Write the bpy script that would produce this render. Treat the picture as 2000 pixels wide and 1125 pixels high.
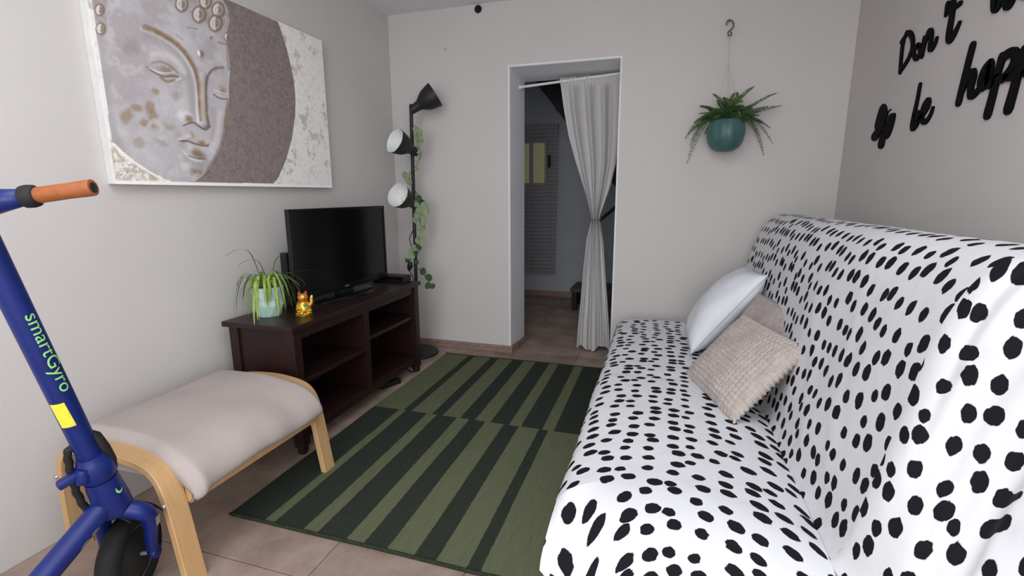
import bpy, bmesh, math, random
import numpy as np
from mathutils import Vector, Matrix, noise
random.seed(7)
PI = math.pi
C = bpy.context.scene.collection
for o in list(bpy.data.objects): bpy.data.objects.remove(o)

# ------------------------------------------------------------------ camera
FPX = 940.89
CF = Vector((-0.28825088, 0.93822478, -0.19143064))
CR = Vector((0.95609863, 0.29302390, -0.00352080))
CU = Vector((-0.05279045, 0.18404144, 0.98149983))
CAM = Vector((0, 0, 1.15))
cd = bpy.data.cameras.new('camera')
cam = bpy.data.objects.new('camera', cd); C.objects.link(cam)
cd.sensor_fit = 'HORIZONTAL'; cd.sensor_width = 36; cd.lens = FPX / 2000 * 36
cd.clip_start = 0.02
M = Matrix((CR, CU, -CF)).transposed().to_4x4(); M.translation = CAM
cam.matrix_world = M
bpy.context.scene.camera = cam

def ray(x, y): return CF + CR * ((x - 1000) / FPX) - CU * ((y - 562.5) / FPX)
def at(x, y, ax, v):                       # point of a real plane (axis = value) seen at that pixel of the photo
    d = ray(x, y); return CAM + d * ((v - CAM[ax]) / d[ax])

# ------------------------------------------------------------------ world, light, exposure
sc = bpy.context.scene
LF_, LS_, LO_ = 66, 41, 30
sc.view_settings.view_transform = 'Standard'
sc.view_settings.look = 'None'
sc.view_settings.gamma = 1.0
sc.view_settings.use_curve_mapping = False
sc.view_settings.exposure = 0.0
w = bpy.data.worlds.new('daylight'); sc.world = w; w.use_nodes = True
w.node_tree.nodes['Background'].inputs[0].default_value = (0.82, 0.90, 1.0, 1)
w.node_tree.nodes['Background'].inputs[1].default_value = 0.6
def area(name, loc, rot, sx, sy, power, col):
    l = bpy.data.lights.new(name, 'AREA'); l.shape = 'RECTANGLE'; l.size = sx; l.size_y = sy
    l.energy = power; l.color = col
    o = bpy.data.objects.new(name, l); C.objects.link(o); o.location = loc; o.rotation_euler = rot
    return o
# daylight through the glazed doorway behind the photographer
area('daylight_front', (-0.1, -2.74, 1.30), (PI / 2, 0, 0), 1.75, 2.0, LF_, (0.95, 0.975, 1.0))
area('daylight_side', (1.03, -1.35, 1.25), (PI / 2, 0, PI / 2), 1.55, 1.95, LS_, (0.95, 0.975, 1.0))
# overhead fill added to brighten the sofa cover; the ceiling has no opening
area('overhead_fill', (-0.45, 0.30, 2.36), (0, 0, 0), 1.6, 1.6, LO_, (0.95, 0.975, 1.0))
# weak unseen fill added under the hall ceiling to lift its dark walls
area('hall_fill', (0.1, 4.3, 2.28), (0, 0, 0), 0.6, 0.6, 0.75, (0.75, 0.85, 1.0))

# ------------------------------------------------------------------ helpers
def lin(v):
    v /= 255.0
    return v / 12.92 if v <= 0.04045 else ((v + 0.055) / 1.055) ** 2.4
def rgb(r, g, b, k=1.0): return (lin(r) * k, lin(g) * k, lin(b) * k, 1)
KI = 1.68        # from the photo's tone to the surface's own colour
def N(nt, t, **kw):
    n = nt.nodes.new(t)
    for k, v in kw.items():
        if k in n.inputs.keys(): n.inputs[k].default_value = v
        else: setattr(n, k, v)
    return n
def mat(name, col, rough=0.6, var=0.08, scale=12, bump=0.0, bscale=None, metal=0.0, spec=0.5, stretch=None, coord='Object', col2=None):
    m = bpy.data.materials.new(name); m.use_nodes = True; nt = m.node_tree
    b = nt.nodes['Principled BSDF']
    b.inputs['Roughness'].default_value = rough; b.inputs['Metallic'].default_value = metal
    b.inputs['Specular IOR Level'].default_value = spec
    tc = N(nt, 'ShaderNodeTexCoord'); mp = N(nt, 'ShaderNodeMapping')
    nt.links.new(tc.outputs[coord], mp.inputs['Vector'])
    if stretch: mp.inputs['Scale'].default_value = stretch
    no = N(nt, 'ShaderNodeTexNoise'); no.inputs['Scale'].default_value = scale; no.inputs['Detail'].default_value = 5
    nt.links.new(mp.outputs[0], no.inputs['Vector'])
    mx = N(nt, 'ShaderNodeMix', data_type='RGBA')
    c1 = col; c2 = col2 if col2 else tuple(max(0, c * (1 - var * 2)) for c in col[:3]) + (1,)
    mx.inputs[6].default_value = c1; mx.inputs[7].default_value = c2
    rm = N(nt, 'ShaderNodeMapRange'); rm.inputs[1].default_value = 0.35; rm.inputs[2].default_value = 0.65
    nt.links.new(no.outputs[0], rm.inputs[0]); nt.links.new(rm.outputs[0], mx.inputs[0])
    nt.links.new(mx.outputs[2], b.inputs['Base Color'])
    if bump:
        n2 = N(nt, 'ShaderNodeTexNoise'); n2.inputs['Scale'].default_value = bscale or scale * 6; n2.inputs['Detail'].default_value = 4
        nt.links.new(mp.outputs[0], n2.inputs['Vector'])
        bp = N(nt, 'ShaderNodeBump'); bp.inputs['Strength'].default_value = bump; bp.inputs['Distance'].default_value = 0.004
        nt.links.new(n2.outputs[0], bp.inputs['Height']); nt.links.new(bp.outputs[0], b.inputs['Normal'])
    return m

ORG = {}
def empty(name, loc=(0, 0, 0)):
    o = bpy.data.objects.new(name, None); C.objects.link(o); o.location = loc; o.empty_display_size = 0.05
    ORG[o.name] = Vector(loc); return o
def tag(o, label, cat=None, group=None):
    o['label'] = label
    if cat: o['category'] = cat
    if group: o['group'] = group
    return o
def thing(name, loc, label, cat, group=None): return tag(empty(name, loc), label, cat, group)
def org(o): return ORG[o.name]
def obj(name, bm, m=None, parent=None, smooth=False, loc=None, mats=None, kind=None):
    """bm in world coordinates; linked as one mesh under parent"""
    if parent is not None: L = org(parent)
    else: L = Vector(loc) if loc is not None else Vector((0, 0, 0))
    if isinstance(bm, bpy.types.Mesh): me = bm
    else:
        bmesh.ops.translate(bm, verts=bm.verts, vec=-L)
        me = bpy.data.meshes.new(name); bm.to_mesh(me); bm.free()
    for mm in (mats or [m]): me.materials.append(mm)
    if smooth:
        me.polygons.foreach_set('use_smooth', [True] * len(me.polygons))
        if smooth != 'all':
            try: me.set_sharp_from_angle(angle=math.radians(smooth if isinstance(smooth, (int, float)) and smooth > 1 else 40))
            except Exception: pass
    o = bpy.data.objects.new(name, me); C.objects.link(o)
    if parent is not None: o.parent = parent
    else: o.location = L
    ORG[o.name] = L
    if kind: o['kind'] = kind
    return o
def dup(o, parent, loc, rot=None, name=None):
    c = o.copy(); C.objects.link(c); c.parent = parent; c.location = loc
    if rot is not None: c.rotation_euler = rot
    ORG[c.name] = ORG[o.name]
    return c
def B(): return bmesh.new()
def box(bm, c, s, bev=0.0, rot=None):
    g = bmesh.ops.create_cube(bm, size=1.0)['verts']
    Mx = Matrix.Translation(c) @ (rot.to_4x4() if rot else Matrix.Identity(4)) @ Matrix.Diagonal((*s, 1))
    bmesh.ops.transform(bm, matrix=Mx, verts=g)
    if bev:
        es = list({e for v in g for e in v.link_edges})
        bmesh.ops.bevel(bm, geom=es, offset=bev, segments=2, affect='EDGES', profile=0.6)
    return bm
def bxx(bm, x0, x1, y0, y1, z0, z1, bev=0.0):
    return box(bm, ((x0 + x1) / 2, (y0 + y1) / 2, (z0 + z1) / 2), (x1 - x0, y1 - y0, z1 - z0), bev)
def frame_of(d):
    d = d.normalized(); a = Vector((0, 0, 1)) if abs(d.z) < 0.95 else Vector((1, 0, 0))
    u = d.cross(a).normalized(); return u, d.cross(u).normalized()
def tube(bm, pts, r, n=12, cap=True):
    pts = [Vector(p) for p in pts]; rings = []; u = None
    for i, p in enumerate(pts):
        d = (pts[min(i + 1, len(pts) - 1)] - pts[max(i - 1, 0)]).normalized()
        if u is None: u, v = frame_of(d)
        else:
            u = (u - d * u.dot(d)).normalized(); v = d.cross(u)
        rr = r[i] if isinstance(r, (list, tuple)) else r
        rings.append([bm.verts.new(p + u * math.cos(2 * PI * k / n) * rr + v * math.sin(2 * PI * k / n) * rr) for k in range(n)])
    for a, b in zip(rings, rings[1:]):
        for k in range(n): bm.faces.new((a[k], a[(k + 1) % n], b[(k + 1) % n], b[k]))
    if cap:
        bm.faces.new(rings[0][::-1]); bm.faces.new(rings[-1])
    return bm
def lathe(bm, prof, Mx=None, n=28, cap=True):
    rings = []
    for r, z in prof:
        rings.append([bm.verts.new((r * math.cos(2 * PI * k / n), r * math.sin(2 * PI * k / n), z)) for k in range(n)])
    for a, b in zip(rings, rings[1:]):
        for k in range(n): bm.faces.new((a[k], a[(k + 1) % n], b[(k + 1) % n], b[k]))
    if cap:
        bm.faces.new(rings[0][::-1]); bm.faces.new(rings[-1])
    if Mx is not None: bmesh.ops.transform(bm, matrix=Mx, verts=[v for r in rings for v in r])
    return bm
def axis_mat(p, d):
    """z axis along d at p"""
    d = Vector(d).normalized(); u, v = frame_of(d)
    m = Matrix((u, v, d)).transposed().to_4x4(); m.translation = p
    if m.to_3x3().determinant() < 0:
        m = Matrix((v, u, d)).transposed().to_4x4(); m.translation = p
    return m
def ball(bm, c, s, Mx=None, seg=14):
    g = bmesh.ops.create_uvsphere(bm, u_segments=seg, v_segments=max(6, seg * 2 // 3), radius=1)['verts']
    m = Matrix.Translation(c) @ (Mx.to_4x4() if Mx else Matrix.Identity(4)) @ Matrix.Diagonal((*s, 1))
    bmesh.ops.transform(bm, matrix=m, verts=g); return bm
def grid(bm, nu, nv, f, uv=None, close=False):
    """f(i/(nu-1), j/(nv-1)) -> point; uv the same -> (u, v)"""
    lay = (bm.loops.layers.uv.get('UVMap') or bm.loops.layers.uv.new('UVMap')) if uv else None
    V = [[bm.verts.new(f(i / (nu - 1), j / (nv - 1))) for j in range(nv)] for i in range(nu)]
    for i in range(nu - 1):
        for j in range(nv - 1):
            fc = bm.faces.new((V[i][j], V[i + 1][j], V[i + 1][j + 1], V[i][j + 1]))
            if lay:
                for lp, (a, b) in zip(fc.loops, ((i, j), (i + 1, j), (i + 1, j + 1), (i, j + 1))):
                    lp[lay].uv = uv(a / (nu - 1), b / (nv - 1))
    return V
def sm(x, a, b):
    t = max(0, min(1, (x - a) / (b - a))); return t * t * (3 - 2 * t)
def interp(pts, t):
    """polyline by chord-length fraction t"""
    L = [0]
    for a, b in zip(pts, pts[1:]): L.append(L[-1] + (Vector(b) - Vector(a)).length)
    s = t * L[-1]
    for i in range(len(pts) - 1):
        if s <= L[i + 1] or i == len(pts) - 2:
            k = (s - L[i]) / max(1e-9, L[i + 1] - L[i]); return Vector(pts[i]).lerp(Vector(pts[i + 1]), k)
def smooth_pts(pts, n=6):
    """Catmull-Rom"""
    P = [Vector(p) for p in pts]; P = [P[0] * 2 - P[1]] + P + [P[-1] * 2 - P[-2]]; out = []
    for i in range(1, len(P) - 2):
        for k in range(n):
            t = k / n; a, b, c, d = P[i - 1:i + 3]
            out.append(0.5 * ((2 * b) + (c - a) * t + (2 * a - 5 * b + 4 * c - d) * t * t + (3 * b - a - 3 * c + d) * t ** 3))
    return out + [P[-2]]

# ------------------------------------------------------------------ materials
def wallmat(name, c, tint):
    return mat(name, c, 0.92, 0.02, 1.6, 0.08, 90, spec=0.2)
M_wall = wallmat('wall_paint', (0.635, 0.605, 0.59, 1), 0)
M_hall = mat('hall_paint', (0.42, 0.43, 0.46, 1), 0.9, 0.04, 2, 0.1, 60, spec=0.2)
M_ceil = mat('ceiling_paint', (0.80, 0.815, 0.85, 1), 0.92, 0.02, 2, 0.05, 60, spec=0.2)
M_bead = mat('bead_white', (0.80, 0.80, 0.81, 1), 0.6, 0.02, 5)
M_reveal = mat('reveal_paint', (0.78, 0.79, 0.82, 1), 0.92, 0.03, 3, 0.15, 80, spec=0.2)
M_tile = mat('terracotta_tile', (0.36, 0.25, 0.20, 1), 0.55, 0.25, 5, 0.2, 40, spec=0.35, col2=(0.19, 0.125, 0.102, 1), coord='Generated')
def tilemat():
    m = bpy.data.materials.new('floor_tile'); m.use_nodes = True; nt = m.node_tree; b = nt.nodes['Principled BSDF']
    tc = N(nt, 'ShaderNodeNewGeometry'); no = N(nt, 'ShaderNodeTexNoise'); no.inputs['Scale'].default_value = 4.5; no.inputs['Detail'].default_value = 8; no.inputs['Roughness'].default_value = 0.65
    nt.links.new(tc.outputs['Position'], no.inputs['Vector'])
    oi = N(nt, 'ShaderNodeObjectInfo')
    cr = N(nt, 'ShaderNodeValToRGB'); e = cr.color_ramp.elements
    e[0].position = 0.30; e[0].color = (0.225, 0.160, 0.130, 1); e[1].position = 0.70; e[1].color = (0.43, 0.330, 0.275, 1)
    x = e.new(0.5); x.color = (0.33, 0.242, 0.198, 1)
    nt.links.new(no.outputs[0], cr.inputs[0])
    hs = N(nt, 'ShaderNodeHueSaturation'); mr = N(nt, 'ShaderNodeMapRange'); mr.inputs[3].default_value = 0.86; mr.inputs[4].default_value = 1.1
    nt.links.new(oi.outputs['Random'], mr.inputs[0]); nt.links.new(mr.outputs[0], hs.inputs['Value']); nt.links.new(cr.outputs[0], hs.inputs['Color'])
    nt.links.new(hs.outputs[0], b.inputs['Base Color']); b.inputs['Roughness'].default_value = 0.55; b.inputs['Specular IOR Level'].default_value = 0.35
    n2 = N(nt, 'ShaderNodeTexNoise'); n2.inputs['Scale'].default_value = 60
    nt.links.new(tc.outputs['Position'], n2.inputs['Vector'])
    bp = N(nt, 'ShaderNodeBump'); bp.inputs['Strength'].default_value = 0.15; bp.inputs['Distance'].default_value = 0.004
    nt.links.new(n2.outputs[0], bp.inputs['Height']); nt.links.new(bp.outputs[0], b.inputs['Normal'])
    return m
M_ftile = tilemat()
M_grout = mat('grout', (0.17, 0.14, 0.12, 1), 0.9, 0.1, 20)
M_darkwood = mat('dark_red_wood', (0.021, 0.0068, 0.006, 1), 0.40, 0.3, 14, 0.08, 60, stretch=(6, 0.6, 6), spec=0.45, col2=(0.014, 0.005, 0.0045, 1))
M_darkwoodv = mat('dark_red_wood_upright', (0.021, 0.0068, 0.006, 1), 0.42, 0.3, 14, 0.08, 60, stretch=(6, 6, 0.6), spec=0.4, col2=(0.014, 0.005, 0.0045, 1))
M_birch = mat('birch_veneer', (0.56, 0.36, 0.175, 1), 0.42, 0.1, 9, 0.04, 60, stretch=(1, 9, 1), spec=0.4, col2=(0.54, 0.32, 0.145, 1))
M_blackmetal = mat('lamp_charcoal', (0.016, 0.018, 0.022, 1), 0.5, 0.1, 30, spec=0.4)
M_shadein = mat('shade_white_inside', (0.80, 0.82, 0.80, 1), 0.6, 0.02, 20)
M_blackpl = mat('black_plastic', (0.010, 0.010, 0.011, 1), 0.45, 0.1, 30, spec=0.4)
M_gloss = mat('black_gloss', (0.004, 0.004, 0.005, 1), 0.22, 0.1, 30, spec=0.3)
M_screen = mat('tv_screen', (0.003, 0.0035, 0.004, 1), 0.15, 0.05, 30, spec=0.28)
M_rubber = mat('tyre_rubber', (0.012, 0.012, 0.013, 1), 0.75, 0.1, 40, 0.1, 200, spec=0.3)
M_blue = mat('scooter_blue', (0.0022, 0.015, 0.155, 1), 0.42, 0.12, 18, spec=0.5)
M_lime = mat('lime_print', (0.34, 0.75, 0.22, 1), 0.6, 0.02, 20)
M_yellow = mat('yellow_sticker', (0.86, 0.80, 0.06, 1), 0.5, 0.06, 90)
M_orange = mat('orange_rubber', (0.36, 0.105, 0.026, 1), 0.55, 0.1, 60, 0.2, 300)
M_silver = mat('silver_metal', (0.5, 0.5, 0.5, 1), 0.35, 0.1, 30, metal=0.8)
M_chip = mat('scuffed_paint', (0.20, 0.22, 0.27, 1), 0.6, 0.2, 90)
M_cushion = mat('beige_cotton', (0.445, 0.39, 0.37, 1), 0.95, 0.03, 5, 0.25, 260, spec=0.1)
M_canvasw = mat('canvas_edge_white', (0.72, 0.72, 0.70, 1), 0.8, 0.05, 16, 0.3, 60, spec=0.2)
M_teal = mat('teal_glaze', (0.045, 0.115, 0.110, 1), 0.38, 0.15, 10, spec=0.4, col2=(0.06, 0.15, 0.15, 1))
M_soil = mat('potting_soil', (0.035, 0.022, 0.014, 1), 0.95, 0.3, 40, 0.5, 80)
M_fern = mat('fern_green', (0.035, 0.085, 0.022, 1), 0.6, 0.3, 30, spec=0.3, col2=(0.085, 0.155, 0.045, 1))
M_fern2 = mat('fern_dark_green', (0.018, 0.05, 0.016, 1), 0.6, 0.3, 30, spec=0.3, col2=(0.04, 0.09, 0.03, 1))
M_hook = mat('hook_plastic', (0.10, 0.125, 0.11, 1), 0.5, 0.1, 40)
M_string = mat('pale_string', (0.52, 0.49, 0.46, 1), 0.8, 0.1, 80)
M_spider = mat('spider_leaf', (0.20, 0.32, 0.045, 1), 0.5, 0.25, 25, spec=0.3, col2=(0.11, 0.22, 0.03, 1))
M_spider2 = mat('spider_leaf_pale', (0.33, 0.45, 0.10, 1), 0.5, 0.2, 25, spec=0.3)
M_spiderdry = mat('spider_runner', (0.09, 0.10, 0.055, 1), 0.6, 0.2, 25)
M_mint = mat('mint_glaze', (0.47, 0.66, 0.60, 1), 0.35, 0.05, 12, spec=0.5)
M_gold = mat('gold_paint', (0.85, 0.50, 0.06, 1), 0.28, 0.1, 60, metal=0.75)
M_red = mat('red_paint', (0.55, 0.02, 0.015, 1), 0.4, 0.1, 40)
M_emerald = mat('emerald_bead', (0.02, 0.42, 0.22, 1), 0.3, 0.1, 40)
M_pearl = mat('pearl_bead', (0.85, 0.82, 0.74, 1), 0.3, 0.05, 40)
M_leaf = mat('sage_leaf', (0.20, 0.27, 0.14, 1), 0.6, 0.2, 30, spec=0.3, col2=(0.27, 0.34, 0.20, 1))
M_leafd = mat('deep_leaf', (0.035, 0.09, 0.03, 1), 0.6, 0.2, 30, spec=0.3)
M_vine = mat('vine_stem', (0.06, 0.09, 0.03, 1), 0.7, 0.2, 40)
M_white = mat('white_metal', (0.78, 0.78, 0.78, 1), 0.45, 0.03, 30)
M_letter = mat('black_letter', (0.004, 0.0035, 0.005, 1), 0.7, 0.1, 30, spec=0.08)
M_pillow = mat('white_cotton', (0.78, 0.80, 0.86, 1), 0.9, 0.02, 6, 0.2, 200, spec=0.15)
M_plush = mat('beige_plush', (0.54, 0.475, 0.44, 1), 0.95, 0.08, 40, 0.5, 160, spec=0.1)
M_plush2 = mat('mauve_plush', (0.46, 0.40, 0.385, 1), 0.95, 0.1, 40, 0.4, 120, spec=0.1)
M_hem = mat('rug_hem', (0.035, 0.047, 0.028, 1), 0.95, 0.2, 120, 0.4, 300, spec=0.1)
M_slat = mat('blind_slat', (0.30, 0.29, 0.30, 1), 0.8, 0.08, 20)
M_black = mat('matt_black', (0.008, 0.008, 0.009, 1), 0.7, 0.1, 30)
M_bench = mat('dark_bench', (0.045, 0.043, 0.045, 1), 0.5, 0.1, 20)
M_hole = mat('vent_black', (0.004, 0.004, 0.004, 1), 0.9, 0.1, 30)
M_tie = mat('taupe_cord', (0.22, 0.17, 0.16, 1), 0.8, 0.1, 60)

def clothmat():
    m = bpy.data.materials.new('curtain_cloth'); m.use_nodes = True; nt = m.node_tree
    b = nt.nodes['Principled BSDF']; b.inputs['Base Color'].default_value = (0.56, 0.55, 0.55, 1); b.inputs['Roughness'].default_value = 0.95
    b.inputs['Specular IOR Level'].default_value = 0.1
    tc = N(nt, 'ShaderNodeTexCoord'); wv = N(nt, 'ShaderNodeTexNoise'); wv.inputs['Scale'].default_value = 300
    nt.links.new(tc.outputs['Object'], wv.inputs['Vector']); bp = N(nt, 'ShaderNodeBump'); bp.inputs['Strength'].default_value = 0.15; bp.inputs['Distance'].default_value = 0.002
    nt.links.new(wv.outputs[0], bp.inputs['Height']); nt.links.new(bp.outputs[0], b.inputs['Normal'])
    tr = N(nt, 'ShaderNodeBsdfTransparent'); mx = N(nt, 'ShaderNodeMixShader')
    at_ = N(nt, 'ShaderNodeAttribute'); at_.attribute_name = 'sheer'
    nt.links.new(at_.outputs['Fac'], mx.inputs[0]); nt.links.new(b.outputs[0], mx.inputs[1]); nt.links.new(tr.outputs[0], mx.inputs[2])
    nt.links.new(mx.outputs[0], nt.nodes['Material Output'].inputs['Surface'])
    return m
M_curtain = clothmat()

def spotmat():
    m = bpy.data.materials.new('spotted_cover'); m.use_nodes = True; nt = m.node_tree; b = nt.nodes['Principled BSDF']
    uv = N(nt, 'ShaderNodeUVMap'); uv.uv_map = 'UVMap'
    no = N(nt, 'ShaderNodeTexNoise'); no.inputs['Scale'].default_value = 55; no.inputs['Detail'].default_value = 3
    nt.links.new(uv.outputs[0], no.inputs['Vector'])
    sb = N(nt, 'ShaderNodeVectorMath', operation='SUBTRACT'); sb.inputs[1].default_value = (0.5, 0.5, 0.5)
    nt.links.new(no.outputs['Color'], sb.inputs[0])
    sl = N(nt, 'ShaderNodeVectorMath', operation='MULTIPLY'); sl.inputs[1].default_value = (0.016, 0.008, 0)
    nt.links.new(sb.outputs[0], sl.inputs[0])
    ad = N(nt, 'ShaderNodeVectorMath', operation='ADD'); nt.links.new(uv.outputs[0], ad.inputs[0]); nt.links.new(sl.outputs[0], ad.inputs[1])
    mp = N(nt, 'ShaderNodeMapping'); mp.inputs['Scale'].default_value = (1 / SPX, 1 / SPY, 1); nt.links.new(ad.outputs[0], mp.inputs[0])
    vo = N(nt, 'ShaderNodeTexVoronoi', voronoi_dimensions='2D', feature='F1'); vo.inputs['Scale'].default_value = 1; vo.inputs['Randomness'].default_value = 0.54
    nt.links.new(mp.outputs[0], vo.inputs['Vector'])
    sx = N(nt, 'ShaderNodeSeparateColor'); nt.links.new(vo.outputs['Color'], sx.inputs[0])
    mr = N(nt, 'ShaderNodeMapRange'); mr.inputs[3].default_value = 0.24; mr.inputs[4].default_value = 0.33
    nt.links.new(sx.outputs[0], mr.inputs[0])
    df = N(nt, 'ShaderNodeMath', operation='SUBTRACT'); nt.links.new(vo.outputs['Distance'], df.inputs[0]); nt.links.new(mr.outputs[0], df.inputs[1])
    st = N(nt, 'ShaderNodeMapRange'); st.inputs[1].default_value = -0.012; st.inputs[2].default_value = 0.012
    nt.links.new(df.outputs[0], st.inputs[0])
    mx = N(nt, 'ShaderNodeMix', data_type='RGBA'); mx.inputs[6].default_value = (0.010, 0.008, 0.013, 1); mx.inputs[7].default_value = (0.70, 0.705, 0.73, 1)
    nt.links.new(st.outputs[0], mx.inputs[0]); nt.links.new(mx.outputs[2], b.inputs['Base Color'])
    b.inputs['Roughness'].default_value = 0.85; b.inputs['Specular IOR Level'].default_value = 0.15
    n2 = N(nt, 'ShaderNodeTexNoise'); n2.inputs['Scale'].default_value = 7; n2.inputs['Detail'].default_value = 3; nt.links.new(uv.outputs[0], n2.inputs['Vector'])
    bp = N(nt, 'ShaderNodeBump'); bp.inputs['Strength'].default_value = 0.35; bp.inputs['Distance'].default_value = 0.02
    nt.links.new(n2.outputs[0], bp.inputs['Height']); nt.links.new(bp.outputs[0], b.inputs['Normal'])
    return m
SPX, SPY = 0.064, 0.055
M_spot = spotmat()

# ================================================================== SETTING
XL, XR, YB, YF, ZC = -1.90, 0.962, 3.25, -2.8, 2.376
YH = 5.30
def struct(name, bm, m, parent=None, loc=(0, 0, 0), **k):
    o = obj(name, bm, m, parent, loc=None if parent else loc, **k)
    if parent is None: o['kind'] = 'structure'
    return o
fl = struct('floor', bxx(B(), -2.4, 1.1, -3.0, 5.4, -0.06, -0.004), M_grout)
TP = 0.4575
tb = B(); bxx(tb, -TP / 2 + 0.0016, TP / 2 - 0.0016, -TP / 2 + 0.0016, TP / 2 - 0.0016, -0.012, 0.0, 0.0022)
t0 = obj('tile', tb, M_ftile, fl)
first = True
for j in range(-9, 10):
    y = 1.03 + TP * (j + 0.5)
    off = 0.14 if j == 1 else 0.0
    for i in range(-4, 6):
        x = -0.98 + TP * (i + 0.5) + off
        if x < -2.35 or x > 1.1 or y > 5.4: continue
        if first: t0.location = (x, y, 0); first = False
        else: dup(t0, fl, (x, y, 0))
struct('wall_left', bxx(B(), XL - 0.12, XL, -2.92, YB + 0.02, 0, ZC + 0.02), M_wall)
bm = B(); bxx(bm, XR, XR + .12, -0.55, YB + .02, 0, ZC + .02); bxx(bm, XR, XR + .12, -2.92, -2.15, 0, ZC + .02); bxx(bm, XR, XR + .12, -2.15, -0.55, 2.25, ZC + .02); bxx(bm, XR, XR + .12, -2.15, -0.55, 0, .25)
struct('wall_right', bm, M_wall)
struct('ceiling', bxx(B(), XL - 0.12, XR + 0.12, -2.92, YB + 0.02, ZC, ZC + 0.1), M_ceil)
# back wall with the doorway cut through its thickness
DX0, DX1, DZ = -1.012, -0.290, 1.975          # front edge of the opening
EX0, EX1, EZ, YE = -0.985, -0.285, 1.935, 3.53  # back edge
bm = B()
bxx(bm, XL - 0.1, DX0, YB, YE, 0, ZC); bxx(bm, DX1, XR + 0.1, YB, YE, 0, ZC); bxx(bm, DX0, DX1, YB, YE, DZ, ZC)
struct('wall_back', bm, M_wall)
def wedge(bm, a):
    v = [bm.verts.new(p) for p in a]
    for f in ((0, 1, 2, 3), (7, 6, 5, 4), (0, 4, 5, 1), (1, 5, 6, 2), (2, 6, 7, 3), (3, 7, 4, 0)): bm.faces.new([v[i] for i in f])
    bmesh.ops.recalc_face_normals(bm, faces=bm.faces)
d1 = empty('door_1', (DX0, YB, 0)); d1['kind'] = 'structure'
bm = B(); wedge(bm, [(DX0 - .001, YB + .002, 0), (DX0 + .003, YB + .002, 0), (EX0, YE, 0), (DX0 - .001, YE, 0), (DX0 - .001, YB + .002, DZ), (DX0 + .003, YB + .002, DZ), (EX0, YE, DZ), (DX0 - .001, YE, DZ)])
obj('left_reveal', bm, M_reveal, d1)
bm = B(); wedge(bm, [(DX0, YB + .002, DZ + .001), (DX1, YB + .002, DZ + .001), (DX1, YE, DZ + .001), (DX0, YE, DZ + .001), (DX0, YB + .002, DZ - .003), (DX1, YB + .002, DZ - .003), (DX1, YE, EZ), (DX0, YE, EZ)])
obj('lintel_reveal', bm, M_reveal, d1)
for nm, (x0, x1, z0, z1) in (('corner_bead', (DX0 - .010, DX0 + .001, 0.05, DZ + .010)), ('corner_bead', (DX1 - .001, DX1 + .010, 0.0, DZ + .010)), ('corner_bead', (DX0 + .001, DX1 - .001, DZ - .001, DZ + .010))):
    obj(nm, bxx(B(), x0, x1, YB - .003, YB + .004, z0, z1, 0.0012), M_bead, d1)
# terracotta skirting, tile by tile
tr = empty('baseboard_back', (XL, YB, 0)); tr['kind'] = 'structure'
x = DX0
k = 0
while x > XL + 0.05:
    x0 = max(x - 0.33, XL); obj('tile', bxx(B(), x0 + .0015, x - .0015, YB - .014, YB - .0005, 0.0, 0.052 + 0.001 * (k % 2), 0.002), M_tile, tr); x = x0; k += 1
x = DX1
while x < XR - 0.05:
    x1 = min(x + 0.33, XR); obj('tile', bxx(B(), x + .0015, x1 - .0015, YB - .014, YB - .0005, 0.0, 0.052, 0.002), M_tile, tr); x = x1
for k in range(1):
    c = Vector(((DX0 + EX0) / 2 + .008, (YB + YE) / 2, 0.026)); a = math.atan2(EX0 - DX0, YE - YB)
    obj('tile', box(B(), c, (0.014, YE - YB + .012, 0.052), 0.002, Matrix.Rotation(-a, 3, 'Z')), M_tile, tr)
# front wall with the glazed doorway that lets the daylight in (behind the camera)
bm = B(); bxx(bm, XL - .1, -1.0, -2.92, YF, 0, ZC); bxx(bm, 0.8, XR + .1, -2.92, YF, 0, ZC); bxx(bm, -1.0, 0.8, -2.92, YF, 2.33, ZC); bxx(bm, -1.0, 0.8, -2.92, YF, 0, 0.28)
struct('wall_front', bm, M_wall)
# small round vent hole and a plaster nick high on the back wall
p = at(934, 18, 1, YB - .002)
bm = B(); lathe(bm, [(0.0, 0), (0.021, 0), (0.0245, .002), (0.0245, .006), (0.019, .009), (0.0, .010)], axis_mat(p + Vector((0, .001, 0)), (0, -1, 0)), 24, cap=False)
tag(obj('cable_hole_cap', bm, M_hole, loc=p, smooth=True), 'small round black hole cap high on the back wall near the ceiling', 'hole cap')
p = at(870, 97, 1, YB - .003)
bm = B(); tube(bm, [p + Vector((-.004, .004, .010)), p + Vector((0, -.004, .002)), p + Vector((.003, -.002, -.008))], [.0022, .0018, .0014], 8)
tag(obj('wall_hook', bm, M_hook, loc=p, smooth=True), 'tiny dark wall hook left of the doorway, high on the back wall', 'hook')

# ------------------------------------------------------------------ the dark hall beyond the doorway
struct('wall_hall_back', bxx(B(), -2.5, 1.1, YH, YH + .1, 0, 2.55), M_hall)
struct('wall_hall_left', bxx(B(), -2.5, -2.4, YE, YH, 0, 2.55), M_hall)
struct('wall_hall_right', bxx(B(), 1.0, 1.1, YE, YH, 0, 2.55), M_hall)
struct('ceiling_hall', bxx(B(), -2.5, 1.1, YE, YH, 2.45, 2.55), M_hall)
tr = empty('baseboard_hall', (-2.4, YH, 0)); tr['kind'] = 'structure'
for k in range(10):
    obj('tile', bxx(B(), -2.4 + .34 * k + .0015, -2.06 + .34 * k - .0015, YH - .014, YH - .0005, 0, .062, .002), M_tile, tr)
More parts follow.
